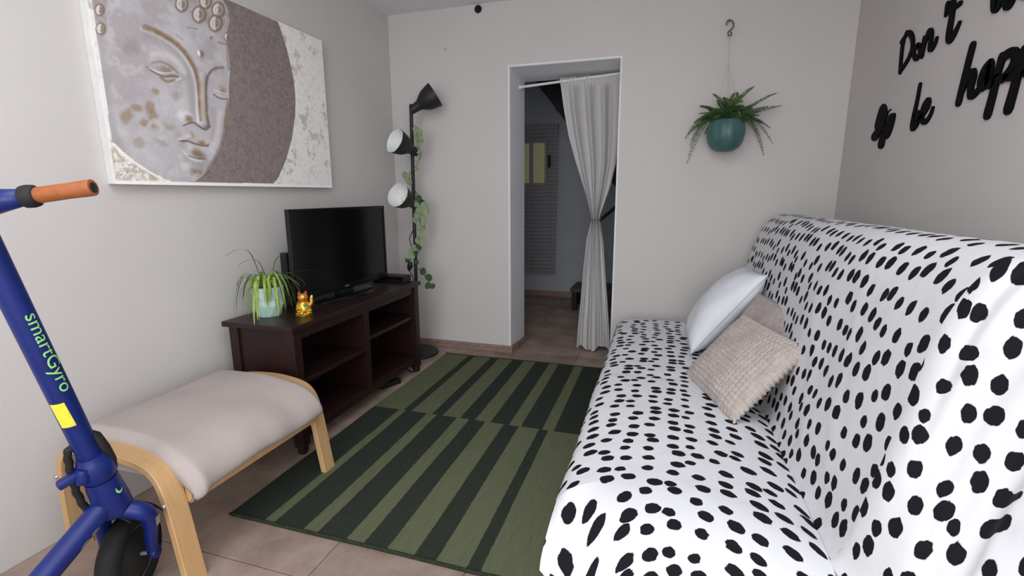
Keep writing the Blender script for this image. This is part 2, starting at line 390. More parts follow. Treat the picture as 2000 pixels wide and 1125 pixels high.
# slatted blind with two small panes
bl = thing('slatted_blind', (-1.35, YH - .03, 0.27), 'pale slatted blind on the dark hall wall beyond the doorway', 'blind')
z0, z1, xb0, xb1 = 0.27, 1.83, -1.80, -1.115
bm = B(); box(bm, (0, 0, 0), (xb1 - xb0, .008, .0405), .002, Matrix.Rotation(math.radians(16), 3, 'X')); s0 = None
n = int((z1 - z0) / .042)
for k in range(n):
    z = z0 + .03 + k * .042
    if s0 is None:
        bmesh.ops.translate(bm, verts=bm.verts, vec=org(bl)); s0 = obj('slat', bm, M_slat, bl)
        s0.location = ((xb0 + xb1) / 2 - org(bl).x, 0, z - org(bl).z)
    else: dup(s0, bl, ((xb0 + xb1) / 2 - org(bl).x + .0012 * k * (1 if k < 99 else 0) * 0.4, 0, z - org(bl).z))
obj('headrail', bxx(B(), xb0, xb1 + .02, YH - .055, YH - .004, z1, z1 + .05, .004), M_slat, bl)
obj('bottom_rail', bxx(B(), xb0, xb1, YH - .045, YH - .015, z0 - .012, z0 + .012, .004), M_slat, bl)
wn = empty('window_1', (-1.40, YH - .06, 1.265)); wn['kind'] = 'structure'
mp = bpy.data.materials.new('daylit_pane'); mp.use_nodes = True; bb = mp.node_tree.nodes['Principled BSDF']
bb.inputs['Base Color'].default_value = (0.40, 0.37, 0.20, 1); bb.inputs['Emission Color'].default_value = (0.42, 0.38, 0.19, 1); bb.inputs['Emission Strength'].default_value = 0.11
for (xa, xb) in ((-1.53, -1.408), (-1.362, -1.236)):
    pn = obj('pane', bxx(B(), xa, xb, YH - .064, YH - .056, 1.268, 1.688, .002), mp, wn)
bm = B(); bxx(bm, -1.56, -1.21, YH - .056, YH - .046, 1.24, 1.268); bxx(bm, -1.56, -1.21, YH - .056, YH - .046, 1.688, 1.715); bxx(bm, -1.408, -1.362, YH - .060, YH - .046, 1.268, 1.688); bxx(bm, -1.236, -1.21, YH - .056, YH - .046, 1.268, 1.688); bxx(bm, -1.56, -1.53, YH - .056, YH - .046, 1.268, 1.688)
obj('window_frame', bm, M_slat, wn)
obj('window_handle', bxx(B(), -1.198, -1.172, YH - .085, YH - .05, 1.43, 1.56, .006), M_black, wn)
# staircase of black metal
st = thing('metal_staircase', (-0.55, 4.6, 0), 'black metal staircase in the dark hall behind the white curtain', 'staircase')
a, b_ = Vector((-1.14, 4.55, 2.15)), Vector((-0.14, 4.55, 0.86))
def slab(bm, a, b, h, t):
    d = (b - a); c = (a + b) / 2; ang = math.atan2(-d.z, d.x)
    box(bm, c, (d.length, t, h), .004, Matrix.Rotation(ang, 3, 'Y'))
for yy in (4.55, 5.15):
    bm = B(); slab(bm, Vector((-1.30, yy, 2.45)), Vector((-0.02, yy, 0.84)), .15, .03); obj('stringer', bm, M_black, st)
for k in range(8):
    f = (k + .5) / 8; x = -1.22 + 1.15 * f; z = 2.36 - 1.45 * f
    obj('tread', bxx(B(), x - .12, x + .10, 4.57, 5.13, z, z + .03, .004), M_bench, st)
obj('newel_post', bxx(B(), -0.60, -0.56, 4.58, 4.62, 0, 1.35, .003), M_black, st)
bm = B(); tube(bm, [(-0.57, 4.6, 0.885), (-0.05, 4.6, 1.34)], .016, 10); obj('brace', bm, M_black, st)
obj('landing', bxx(B(), -0.28, 0.3, 4.5, 5.2, 0.0, .48, .01), M_bench, st)
bn = thing('low_bench', (-0.6, 4.85, 0), 'low dark bench on the hall floor behind the curtain', 'bench')
obj('bench_top', bxx(B(), -0.83, -0.36, 4.67, 5.07, .185, .225, .006), M_bench, bn)
for (x, y) in ((-.79, 4.71), (-.40, 4.71), (-.79, 5.03), (-.40, 5.03)):
    obj('leg', bxx(B(), x - .025, x + .025, y - .025, y + .025, 0, .185, .004), M_black, bn)

# ================================================================== SOFA
so = thing('sofa', (0.3, 2.1, 0), 'sofa under a white fitted cover with black dabbed spots, along the right wall', 'sofa')
Y0, Y1 = 1.10, 3.12
SEAT = [(-.10, .03), (-.150, .12), (-.204, .22), (-.232, .285), (-.234, .325), (-.216, .356), (-.180, .374), (-.10, .382), (.10, .384), (.25, .378), (.345, .368), (.40, .352)]
BACK = [(.398, .345), (.415, .375), (.428, .43), (.445, .52), (.466, .62), (.490, .74), (.520, .86), (.553, .945), (.585, .995), (.625, 1.024), (.68, 1.036), (.745, 1.028), (.80, .995), (.84, .93), (.86, .82), (.875, .6), (.885, .3), (.89, .03)]
SP = smooth_pts([(x, 0, z) for x, z in SEAT], 4); BP = smooth_pts([(x, 0, z) for x, z in BACK], 4)
SL = sum((b - a).length for a, b in zip(SP, SP[1:])); BL = sum((b - a).length for a, b in zip(BP, BP[1:]))
def wob(p, a=0.004, f=4.0): return a * noise.noise(p * f)
def ystart(x):                              # where the near end of the seat begins to round over
    t = max(0.0, min(1.0, (x + .24) / .64)); return Y0 + 0.03 + 0.115 * math.sin(PI * t) ** 0.8
def seat_f(u, v):
    p = interp(SP, u); ys = ystart(p.x)
    y = ys + (Y1 - ys) * v
    e = sm(v, 0.93, 1.0)
    z = p.z - 0.03 * e * e * (1 if p.z > .3 else 0)
    top = sm(p.z, .3, .37)
    z += top * wob(Vector((p.x, y, 3)), .006, 3.2) - 0.004 * top * math.exp(-((y - 2.05) / .03) ** 2)
    return Vector((p.x + (1 - top) * wob(Vector((1, y, p.z)), .008, 5), y, z))
bm = B(); grid(bm, 60, 90, seat_f, lambda u, v: (u * SL, Y0 + (Y1 - Y0) * v))
CL = 0.50
def cap_f(u, v):                            # end of the cover, falling towards the camera
    p = seat_f(.35 + .65 * u, 0); ys = p.y; R = ys - 0.955
    L = v * CL; a = min(L / R, PI / 2)
    wc = math.exp(-(max(0, p.x + .205) / .075) ** 2)      # the corner of the cover stands out, its hem lifted
    y = ys - R * math.sin(a) * (1 + .10 * math.sin(p.x * 19 + 1.0) * v)
    drop = R * (1 - math.cos(a)) * (.72) + max(0, L - R * PI / 2)
    z = p.z - drop; x = p.x + .012 * math.sin(p.x * 14 + v * 5) * v
    ear = Vector((p.x - .006 * math.sin(v * PI / 2), ys - (ys - .985) * math.sin(v * PI / 2), p.z - .055 * v ** 1.4 - 2.2 * max(0, p.x + .240) * v))
    q = Vector((x, y, max(z, .03))).lerp(ear, wc)
    q.y += .010 * noise.noise(Vector((q.x * 7, 4, q.z * 7))) * sm(v, .1, .5)
    return q
grid(bm, 56, 44, cap_f, lambda u, v: ((.35 + .65 * u) * SL, Y0 - v * CL * (1 - .66 * math.exp(-(max(0, u - .10) / .16) ** 2))))
def scap_far(u, v):
    p = interp(SP, u); return Vector((p.x, Y1 + .012 * math.sin(v * PI / 2), p.z - .03 * (p.z > .3) - v * max(0, p.z - .07)))
grid(bm, 40, 8, scap_far, lambda u, v: (u * SL, Y1 + v * .35))
bmesh.ops.recalc_face_normals(bm, faces=bm.faces)
obj('seat_cover', bm, M_spot, so, smooth='all')
# backrest
def yend(u): return Y0 + 0.015
def back_f(u, v):
    p = interp(BP, u); y = Y0 + (Y1 - Y0) * v
    e = sm(v, .96, 1); c = Vector((.68, y, .6))
    q = Vector((p.x, y, p.z)); q += (c - q) * .05 * e * e
    fr = 1 - sm(u, .5, .75)
    d = wob(q, .009, 3.0) + .0055 * fr * math.sin(p.z * 9 + y * 11) * math.exp(-((y - 1.55) / .45) ** 2)
    d += .004 * fr * math.exp(-(((p.z - .40) - (y - 1.42) * 1.15) / .022) ** 2) * sm(p.z, .40, .5) * (1 - sm(p.z, .75, .95)) + .004 * fr * math.exp(-(((p.z - .40) - (y - 1.25) * 1.9) / .02) ** 2) * sm(p.z, .40, .5)
    q.x -= d; q.z += .012 * (1 - v) * sm(p.z, .6, 1.0)
    return q
bm = B(); grid(bm, 80, 90, back_f, lambda u, v: (.021 + u * BL, Y0 + (Y1 - Y0) * v))
NB = 36
def bcap_f(u, v):
    """near end of the cover: hangs from the ridge, gathered in slanting folds"""
    p = interp(BP, u * .62); q0 = back_f(u * .62, 0)
    r = .062; a = min(v / .28, 1) * PI / 2
    s = r * (1 - math.cos(a)) * .75; t = max(0, (v - .28) / .72)
    xr = .90
    x = q0.x + s + (xr - q0.x - s) * t ** 1.1
    s = x - q0.x
    z = q0.z - .10 * s * (q0.z > .3) - 0.05 * t
    ang = math.atan2(z + .45, x - .26); rad = math.hypot(z - .22, x - .36)
    fold = .040 * (abs(math.sin(ang * 24 + .5 + .8 * rad)) - .5) + .012 * math.sin(ang * 83 + rad * 4)
    y = Y0 - r * math.sin(a) - .06 * t + fold * sm(rad, .06, .45) * sm(s, .004, .06) * (1 - .5 * sm(t, .4, .9)) - .09 * (1 - sm(z, .25, .75)) * sm(s, 0, .06)
    return Vector((x, y, z))
grid(bm, 90, 90, bcap_f, lambda u, v: (bcap_f(u, v).z + .17, bcap_f(u, v).x * 1.05 - bcap_f(u, v).y + .31))
def bcap_low(u, v):
    q = bcap_f(0, u); return Vector((q.x, q.y - .02 * v, q.z * (1 - v) + .03 * v))
grid(bm, 60, 10, bcap_low, lambda u, v: (bcap_low(u, v).z + .17, bcap_low(u, v).x * 1.05 - bcap_low(u, v).y + .31))
def bcap_far(u, v):
    q = back_f(u, 1); c = Vector((.66, Y1 + .01, max(.04, q.z - .25))); return q.lerp(c, v) + Vector((0, .012 * math.sin(v * PI), 0))
grid(bm, 60, 8, bcap_far, lambda u, v: (u * BL, 3 + v * .2))
bmesh.ops.recalc_face_normals(bm, faces=bm.faces)
obj('backrest_cover', bm, M_spot, so, smooth='all')

# ------------------------------------------------------------------ pillows
def pillow_mesh(W, H, T, n=36, pinch=.06, rib=0, sag=0):
    bm = B()
    def f(sgn):
        def g(u, v):
            a, b = 2 * u - 1, 2 * v - 1
            e = (1 - abs(a) ** 2.6) * (1 - abs(b) ** 2.6); h = T / 2 * max(0, e) ** .55
            x = a * W / 2 * (1 - pinch * (1 - b * b)); y = b * H / 2 * (1 - pinch * (1 - a * a))
            if rib:
                h *= 1 + .0; k = math.sin(u * PI * 2 * rib); h += (.0022 * math.sin(v * PI * 2 * rib * .8 + .5 * math.sin(u * 30)) + .0010 * k) * min(1, e * 3)
                y += .004 * math.sin(u * PI * 2 * rib) * abs(b) ** 8
                x += .005 * math.sin(v * PI * 2 * rib * .8) * abs(a) ** 8
            z = sgn * h + .010 * noise.noise(Vector((a * 1.7, b * 1.7, sgn * 3 + T))) * min(1, e * 2) + sag * a * a
            return Vector((x, y, z))
        return g
    grid(bm, n, n, f(1)); grid(bm, n, n, f(-1))
    bmesh.ops.remove_doubles(bm, verts=bm.verts, dist=1e-5); bmesh.ops.recalc_face_normals(bm, faces=bm.faces)
    return bm
def place_mat(c, xa, ya):
    xa = Vector(xa).normalized(); za = xa.cross(Vector(ya)).normalized(); ya = za.cross(xa)
    m = Matrix((xa, ya, za)).transposed().to_4x4(); m.translation = c; return m
def pillow(name, label, W, H, T, c, xa, ya, m, piping=None, **k):
    Mx = place_mat(Vector(c), xa, ya)
    r = thing(name, (c[0], c[1], c[2] - .15), label, 'pillow')
    bm = pillow_mesh(W, H, T, **k); bmesh.ops.transform(bm, matrix=Mx, verts=bm.verts)
    obj('pillow_body', bm, m, r, smooth='all')
    if piping:
        pts = []
        pc = k.get('pinch', .06)
        for (a0, b0, a1, b1) in ((-1, -1, 1, -1), (1, -1, 1, 1), (1, 1, -1, 1), (-1, 1, -1, -1)):
            for i in range(14):
                a, b = a0 + (a1 - a0) * i / 14, b0 + (b1 - b0) * i / 14
                pts.append(Mx @ Vector((a * W / 2 * (1 - pc * (1 - b * b)), b * H / 2 * (1 - pc * (1 - a * a)), 0)))
        bm = B(); tube(bm, pts + [pts[0]], .0035, 6, cap=False); obj('piping', bm, m, r, smooth='all')
    return r
# white: leans against the backrest at the far end
pillow('white_pillow', 'plump white cotton pillow leaning against the spotted backrest', .49, .49, .20, (.318, 2.60, .580), (0, 1, -.06), (.60, .02, .78), M_pillow, piping=True, pinch=.07)
pillow('ribbed_cushion', 'beige ribbed plush cushion lying in front, tilted towards the sofa seat', .475, .35, .105, (.315, 1.935, .512), (.14, -.46, .0), (.175, .03, .20), M_plush, pinch=.03, rib=22, n=150)
pillow('mauve_cushion', 'smooth mauve-beige plush cushion half hidden behind the ribbed one', .43, .40, .09, (.405, 2.16, .535), (.14, -.46, .0), (.16, .03, .26), M_plush2, pinch=.05, n=40)

# ================================================================== RUG
RX0, RX1, RY0, RY1, RM = -1.452, -0.115, 1.200, 3.085, 2.147
def rxs(zs):
    o = []
    for zx in zs:
        zy = 297 + (zx - 735) * .1366
        o.append(at(440 + zx / 2.5276, 680 + zy / 2.5276, 2, 0.008).x)
    return o
far_b = rxs([868, 905, 1005, 1062, 1150, 1225, 1300, 1390, 1450, 1560, 1612])      # starts light
near_b = rxs([845, 880, 985, 1035, 1135, 1195, 1275, 1365, 1440, 1540, 1590])      # starts dark
def rugmat():
    m = bpy.data.materials.new('striped_flatweave'); m.use_nodes = True; nt = m.node_tree; b = nt.nodes['Principled BSDF']
    g = N(nt, 'ShaderNodeNewGeometry'); tc = N(nt, 'ShaderNodeTexCoord')
    no = N(nt, 'ShaderNodeTexNoise'); no.inputs['Scale'].default_value = 5; no.inputs['Detail'].default_value = 6
    st = N(nt, 'ShaderNodeMapping'); st.inputs['Scale'].default_value = (4, 14, 1)
    nt.links.new(tc.outputs['Object'], st.inputs[0]); nt.links.new(st.outputs[0], no.inputs['Vector'])
    sp = N(nt, 'ShaderNodeSeparateXYZ'); nt.links.new(tc.outputs['Object'], sp.inputs[0])
    jit = N(nt, 'ShaderNodeMath', operation='MULTIPLY_ADD'); jit.inputs[1].default_value = .010
    sb = N(nt, 'ShaderNodeMath', operation='SUBTRACT'); sb.inputs[1].default_value = .5; nt.links.new(no.outputs[0], sb.inputs[0])
    nt.links.new(sb.outputs[0], jit.inputs[0]); nt.links.new(sp.outputs[0], jit.inputs[2])
    un = N(nt, 'ShaderNodeMath', operation='MULTIPLY'); un.inputs[1].default_value = 1 / (RX1 - RX0); nt.links.new(jit.outputs[0], un.inputs[0])
    LI, DK = (0.118, 0.130, 0.076, 1), (0.030, 0.037, 0.029, 1)
    def ramp(bs, light):
        r = N(nt, 'ShaderNodeValToRGB'); r.color_ramp.interpolation = 'CONSTANT'; e = r.color_ramp.elements
        e[0].position = 0; e[0].color = LI if light else DK; e.remove(e[1])
        for x in bs:
            light = not light; k = e.new((x - RX0) / (RX1 - RX0)); k.color = LI if light else DK
        nt.links.new(un.outputs[0], r.inputs[0]); return r
    rf, rn = ramp(far_b, True), ramp(near_b, False)
    gt = N(nt, 'ShaderNodeMath', operation='GREATER_THAN'); gt.inputs[1].default_value = RM - RY0; nt.links.new(sp.outputs[1], gt.inputs[0])
    mx = N(nt, 'ShaderNodeMix', data_type='RGBA'); nt.links.new(gt.outputs[0], mx.inputs[0]); nt.links.new(rn.outputs[0], mx.inputs[6]); nt.links.new(rf.outputs[0], mx.inputs[7])
    n3 = N(nt, 'ShaderNodeTexNoise'); n3.inputs['Scale'].default_value = 3; n3.inputs['Detail'].default_value = 8
    s3 = N(nt, 'ShaderNodeMapping'); s3.inputs['Scale'].default_value = (60, 3, 1); nt.links.new(tc.outputs['Object'], s3.inputs[0]); nt.links.new(s3.outputs[0], n3.inputs['Vector'])
    mr = N(nt, 'ShaderNodeMapRange'); mr.inputs[3].default_value = 0.65; mr.inputs[4].default_value = 1.3; nt.links.new(n3.outputs[0], mr.inputs[0])
    hs = N(nt, 'ShaderNodeHueSaturation'); nt.links.new(mr.outputs[0], hs.inputs['Value']); nt.links.new(mx.outputs[2], hs.inputs['Color'])
    nt.links.new(hs.outputs[0], b.inputs['Base Color']); b.inputs['Roughness'].default_value = .95; b.inputs['Specular IOR Level'].default_value = .08
    wv = N(nt, 'ShaderNodeTexWave', bands_direction='Y'); wv.inputs['Scale'].default_value = 60; nt.links.new(tc.outputs['Object'], wv.inputs['Vector'])
    bp = N(nt, 'ShaderNodeBump'); bp.inputs['Strength'].default_value = .4; bp.inputs['Distance'].default_value = .003
    nt.links.new(n3.outputs[0], bp.inputs['Height']); nt.links.new(bp.outputs[0], b.inputs['Normal'])
    return m
rug = thing('striped_rug', (RX0, RY0, 0), 'flat-woven rug with light and dark green offset stripes on the tiled floor', 'rug')
bm = B()
def rug_f(u, v):
    x = RX0 + (RX1 - RX0) * u; y = RY0 + (RY1 - RY0) * v
    y += .006 * noise.noise(Vector((x * 3, 1, 0))) * (abs(v - .5) > .49)
    x += .006 * noise.noise(Vector((0, y * 3, 5))) * (abs(u - .5) > .49)
    return Vector((x, y, .0075 + .0025 * noise.noise(Vector((x * 4, y * 4, 0)))))
V = grid(bm, 50, 60, rug_f)
ret = bmesh.ops.extrude_face_region(bm, geom=bm.faces[:])
for v in [g for g in ret['geom'] if isinstance(g, bmesh.types.BMVert)]: v.co.z = .0008
bmesh.ops.recalc_face_normals(bm, faces=bm.faces)
obj('woven_field', bm, rugmat(), rug)
for yy, v in ((RY0, 0), (RY1, 1)):
    bm = B(); tube(bm, [rug_f(i / 40, v) + Vector((0, 0, -.0015)) for i in range(41)], .0058, 8); obj('end_hem', bm, M_hem, rug, smooth='all')

# ================================================================== TV BENCH
tvb = thing('tv_bench', (-1.65, 2.17, 0), 'dark red-brown wooden TV bench with four open compartments against the left wall', 'TV bench')
bx0, bx1, by0, by1, bh = -1.842, -1.462, 1.598, 2.755, .600
obj('bench_top', bxx(B(), bx0, bx1, by0, by1, bh - .024, bh, .004), M_darkwood, tvb)
px0, px1, py0, py1 = bx0 + .02, bx1 - .012, by0 + .018, by1 - .018
for (x, y) in ((px0, py0), (px1 - .048, py0), (px0, py1 - .048), (px1 - .048, py1 - .048)):
    bm = B(); bxx(bm, x, x + .048, y, y + .048, .035, bh - .024, .003); lathe(bm, [(.020, 0), (.023, .012), (.024, .036)], Matrix.Translation((x + .024, y + .024, 0)), 14)
    obj('leg', bm, M_darkwoodv, tvb)
for y in (py0 + .010, py1 - .022): obj('side_panel', bxx(B(), px0 + .048, px1 - .048, y, y + .012, .075, bh - .024, .001), M_darkwoodv, tvb)
obj('back_panel', bxx(B(), px0 + .006, px0 + .014, py0 + .048, py1 - .048, .075, bh - .024), M_darkwood, tvb)
obj('top_rail', bxx(B(), px1 - .034, px1 - .012, py0 + .048, py1 - .048, bh - .072, bh - .024, .002), M_darkwood, tvb)
obj('bottom_rail', bxx(B(), px1 - .034, px1 - .012, py0 + .048, py1 - .048, .065, .100, .002), M_darkwood, tvb)
obj('bottom_shelf', bxx(B(), px0 + .014, px1 - .012, py0 + .022, py1 - .022, .100, .116, .001), M_darkwood, tvb)
ym = 2.17
obj('divider', bxx(B(), px0 + .014, px1 - .010, ym - .020, ym + .020, .116, bh - .024, .002), M_darkwoodv, tvb)
obj('shelf', bxx(B(), px0 + .014, px1 - .018, py0 + .022, ym - .020, .315, .337, .002), M_darkwood, tvb)
obj('shelf', bxx(B(), px0 + .014, px1 - .018, ym + .020, py1 - .022, .365, .387, .002), M_darkwood, tvb)

# ------------------------------------------------------------------ television
tv = thing('television', (-1.66, 2.25, .6), 'black flat screen television standing on the dark TV bench', 'television')
pa, pb = Vector((-1.672, 1.872, 0)), Vector((-1.640, 2.635, 0)); pd = (pb - pa).normalized(); pn_ = Vector((pd.y, -pd.x, 0))
RZ = Matrix((pd, -pn_, Vector((0, 0, 1)))).transposed()
pc = (pa + pb) / 2; Wt = (pb - pa).length
def tvb_(bm, u0, u1, d0, d1, z0, z1, bev=0):   # box in the set's own frame: u along the screen, d out of it
    c = pc + pd * ((u0 + u1) / 2) + pn_ * ((d0 + d1) / 2); c.z = (z0 + z1) / 2
    return box(bm, c, (u1 - u0, abs(d1 - d0), z1 - z0), bev, RZ)
zt, zb = 1.083, .640
bm = B(); tvb_(bm, -Wt / 2, Wt / 2, -.022, .004, zb, zt, .005); tvb_(bm, -Wt / 2 + .09, Wt / 2 - .09, -.085, -.04, zb + .03, zt - .13, .012); obj('cabinet', bm, M_blackpl, tv)
bm = B()
tvb_(bm, -Wt / 2, Wt / 2, .002, .011, zt - .012, zt, .002); tvb_(bm, -Wt / 2, -Wt / 2 + .013, .002, .011, zb, zt, .002); tvb_(bm, Wt / 2 - .013, Wt / 2, .002, .011, zb, zt, .002); tvb_(bm, -Wt / 2, Wt / 2, .002, .013, zb, zb + .034, .003)
obj('bezel', bm, M_gloss, tv)
obj('screen', tvb_(B(), -Wt / 2 + .012, Wt / 2 - .012, .003, .006, zb + .033, zt - .011), M_screen, tv)
obj('badge', tvb_(B(), -.028, .004, .0125, .0135, zb + .013, zb + .019), M_chip, tv)
bm = B(); tvb_(bm, -.06, .06, -.04, .0, .60, zb + .02, .006); obj('neck', bm, M_blackpl, tv)
bm = B(); lathe(bm, [(0, 0), (1, 0), (1, .35), (.94, .8), (.72, 1), (0, 1)], Matrix.Translation(pc + pn_ * .0 + Vector((0, 0, .6))) @ RZ.to_4x4() @ Matrix.Diagonal((.24, .098, .017, 1)), 40, cap=False)
obj('stand_foot', bm, M_gloss, tv, smooth=True)
# low set-top box at the far end of the bench
sb_ = thing('settop_box', (-1.62, 2.70, .6), 'flat black set-top box behind the right end of the television', 'box')
obj('case', bxx(B(), -1.765, -1.527, 2.665, 2.748, .603, .643, .004), M_blackpl, sb_)
bm = B(); bxx(bm, -1.75, -1.54, 2.664, 2.667, .612, .634, .001); obj('front_panel', bm, M_gloss, sb_)
for x in (-1.75, -1.54):
    for y in (2.675, 2.738): obj('foot', lathe(B(), [(.006, 0), (.006, .005)], Matrix.Translation((x, y, .6)), 8), M_rubber, sb_)
# slim speaker standing behind the left edge of the set
sp_ = thing('slim_speaker', (-1.755, 1.885, .6), 'slim black upright box peeking out behind the left edge of the television', 'speaker')
obj('case', bxx(B(), -1.785, -1.745, 1.918, 1.955, .6, .870, .005), M_blackpl, sp_)
obj('grille', bxx(B(), -1.780, -1.750, 1.9155, 1.9185, .612, .858, .001), M_black, sp_)

# ------------------------------------------------------------------ lucky cat
cp = at(594, 614, 2, .6)
cat = thing('lucky_cat_figurine', tuple(cp), 'small golden beckoning cat figurine with red ears on the TV bench', 'figurine')
def P(x, y, z): return cp + Vector((x, y, z))
fw = Vector((.80, -.60, 0)); sd = Vector((.60, .80, 0))      # facing into the room
def Q(a, b, z): return cp + fw * a + sd * b + Vector((0, 0, z))
bm = B(); lathe(bm, [(0, 0), (.036, 0), (.037, .006), (.031, .013), (.033, .018), (.034, .03), (.031, .045), (.025, .058), (.018, .066), (0, .068)], Matrix.Translation(cp), 24, cap=False); obj('body', bm, M_gold, cat, smooth=True)
bm = B(); ball(bm, Q(.002, 0, .082), (.0235, .0235, .0205)); hd = obj('head', bm, M_gold, cat, smooth='all')
for s in (-1, 1):
    bm = B(); lathe(bm, [(.0085, 0), (.005, .008), (.0008, .015)], axis_mat(Q(0, s * .014, .097), (0.1 * s * sd.x, .1 * s * sd.y, 1)), 10); obj('ear', bm, M_red, cat, smooth=True)
    bm = B(); ball(bm, Q(.0225, s * .008, .086), (.003, .003, .0022), seg=8); obj('eye', bm, M_black, cat)
    bm = B(); ball(bm, Q(.026, s * .015, .012), (.012, .012, .009), seg=10); obj('paw', bm, M_gold, cat, smooth='all')
bm = B(); ball(bm, Q(.024, 0, .079), (.0045, .006, .004), seg=8); obj('muzzle', bm, M_red, cat)
bm = B(); tube(bm, [Q(.012, .026, .042), Q(.016, .034, .056), Q(.016, .034, .074)], [.009, .009, .008], 10); ball(bm, Q(.016, .034, .078), (.0085, .0085, .0085), seg=10); obj('raised_arm', bm, M_gold, cat, smooth=True)
bm = B(); ball(bm, Q(.018, .036, .086), (.005, .005, .005), seg=8); obj('pearl', bm, M_pearl, cat)
bm = B(); tube(bm, [Q(.010, -.026, .046), Q(.024, -.026, .034), Q(.032, -.012, .034)], [.008, .008, .007], 10); obj('lowered_arm', bm, M_gold, cat, smooth=True)
bm = B(); ball(bm, Q(.030, 0, .050), (.007, .0085, .0085), seg=10); obj('green_medallion', bm, M_emerald, cat)
bm = B(); lathe(bm, [(.022, 0), (.024, .003), (.022, .006)], Matrix.Translation(Q(0, 0, .063)), 20); obj('collar', bm, M_red, cat, smooth=True)
bm = B()
for k in range(7):
    a = (k - 3) * .32; ball(bm, cp + fw * (math.cos(a) * .033) + sd * (math.sin(a) * .033) + Vector((0, 0, .020 + .004 * (k % 2))), (.006, .006, .006), seg=8)
obj('coins', bm, M_gold, cat, smooth='all')

# ------------------------------------------------------------------ spider plant
sp0 = at(527, 615, 2, .6)
spp = thing('spider_plant', tuple(sp0), 'spider plant with arching leaves in a faceted mint pot on the TV bench', 'plant')
bm = B()
prof = [(.050, 0), (.066, .052), (.064, .075), (.071, .135), (.066, .137), (.060, .115), (.0, .112)]
rings = []
for i, (r, z) in enumerate(prof):
    tw = [0, .5, .5, 0, 0, 0, 0][i] * PI / 4
    rings.append([bm.verts.new(sp0 + Vector((r * math.cos(2 * PI * k / 8 + tw), r * math.sin(2 * PI * k / 8 + tw), z))) for k in range(8)] if r > 0 else [bm.verts.new(sp0 + Vector((0, 0, z)))])
for ia, (a, b) in enumerate(zip(rings, rings[1:])):
    for k in range(8):
        if len(b) == 1: bm.faces.new((a[k], a[(k + 1) % 8], b[0]))
        elif ia == 0: bm.faces.new((a[k], a[(k + 1) % 8], b[k])); bm.faces.new((a[(k + 1) % 8], b[(k + 1) % 8], b[k]))
        elif ia == 2: bm.faces.new((a[k], b[(k + 1) % 8], b[k])); bm.faces.new((a[k], a[(k + 1) % 8], b[(k + 1) % 8]))
        else: bm.faces.new((a[k], a[(k + 1) % 8], b[(k + 1) % 8], b[k]))
bm.faces.new(rings[0][::-1]); bmesh.ops.recalc_face_normals(bm, faces=bm.faces)
obj('faceted_pot', bm, M_mint, spp)
bm = B(); lathe(bm, [(.058, 0), (.02, .006), (.0, .006)], Matrix.Translation(sp0 + Vector((0, 0, .114))), 12, cap=False); obj('soil', bm, M_soil, spp)
def strap(bm, pts, w, fold=.25, tip=.15):
    pts = smooth_pts(pts, 5); n = len(pts); prev = None
    for i, p in enumerate(pts):
        t = i / (n - 1); d = (pts[min(i + 1, n - 1)] - pts[max(i - 1, 0)]).normalized()
        s = d.cross(Vector((0, 0, 1)))
        if s.length < .05: s = Vector((1, 0, 0))
        s.normalize(); nr = s.cross(d).normalized()
        ww = w * (min(1, .45 + 2.2 * t) * (1 - t) ** .55 if t < 1 else 0) + w * .05
        r = [bm.verts.new(p + s * ww + nr * ww * fold), bm.verts.new(p), bm.verts.new(p - s * ww + nr * ww * fold)]
        if prev:
            for k in range(2): bm.faces.new((prev[k], prev[k + 1], r[k + 1], r[k]))
        prev = r
    return bm
rs = random.Random(11)
base = sp0 + Vector((0, 0, .12))
def leafto(tip, hgt, w, m, nm='leaf'):
    b0 = base + Vector((rs.uniform(-.02, .02), rs.uniform(-.02, .02), 0)); tip = Vector(tip)
    dxy = Vector((tip.x - b0.x, tip.y - b0.y, 0))
    p1 = b0 + dxy * .28 + Vector((0, 0, hgt * .85)); p2 = b0 + dxy * .62 + Vector((0, 0, hgt)); p3 = b0 + dxy * .9; p3.z = (p2.z * .5 + tip.z * .5)
    bm = B(); strap(bm, [b0, p1, p2, p3, tip], w); return obj(nm, bm, m, spp, smooth='all')
for k in range(44):
    a = 2 * PI * k / 44 + rs.uniform(-.1, .1); L = rs.uniform(.07, .16)
    dz = rs.choice([-.11, -.09, -.05, -.02, .03, -.08]) + rs.uniform(-.02, .02)
    tip = base + Vector((math.cos(a) * L, math.sin(a) * L, 0)); tip.z = max(.612, base.z + dz)
    if tip.x < XL + .03: tip.x = XL + .03
    leafto(tip, rs.uniform(.03, .08), rs.uniform(.0055, .0085), M_spider if k % 3 else M_spider2)
for (px, py, dep) in ((503, 625, -.10), (545, 618, -.11), (560, 622, -.08), (497, 636, -.14), (520, 600, -.09), (530, 590, -.08), (556, 600, -.06)):
    q = at(px, py, 0, sp0.x - dep * .9); q.z = max(q.z, .608 if q.x < -1.47 else .5); leafto(q, .06, .008, M_spider2)
for (px, py, x, h_) in ((440, 501, -1.72, .12), (466, 520, -1.72, .10), (640, 535, -1.56, .075), (598, 560, -1.52, .085), (575, 500, -1.76, .11)):
    q = at(px, py, 0, x); leafto(q, h_ if q.z < base.z + h_ else q.z - base.z + .02, .0035, M_spiderdry, 'long_runner')

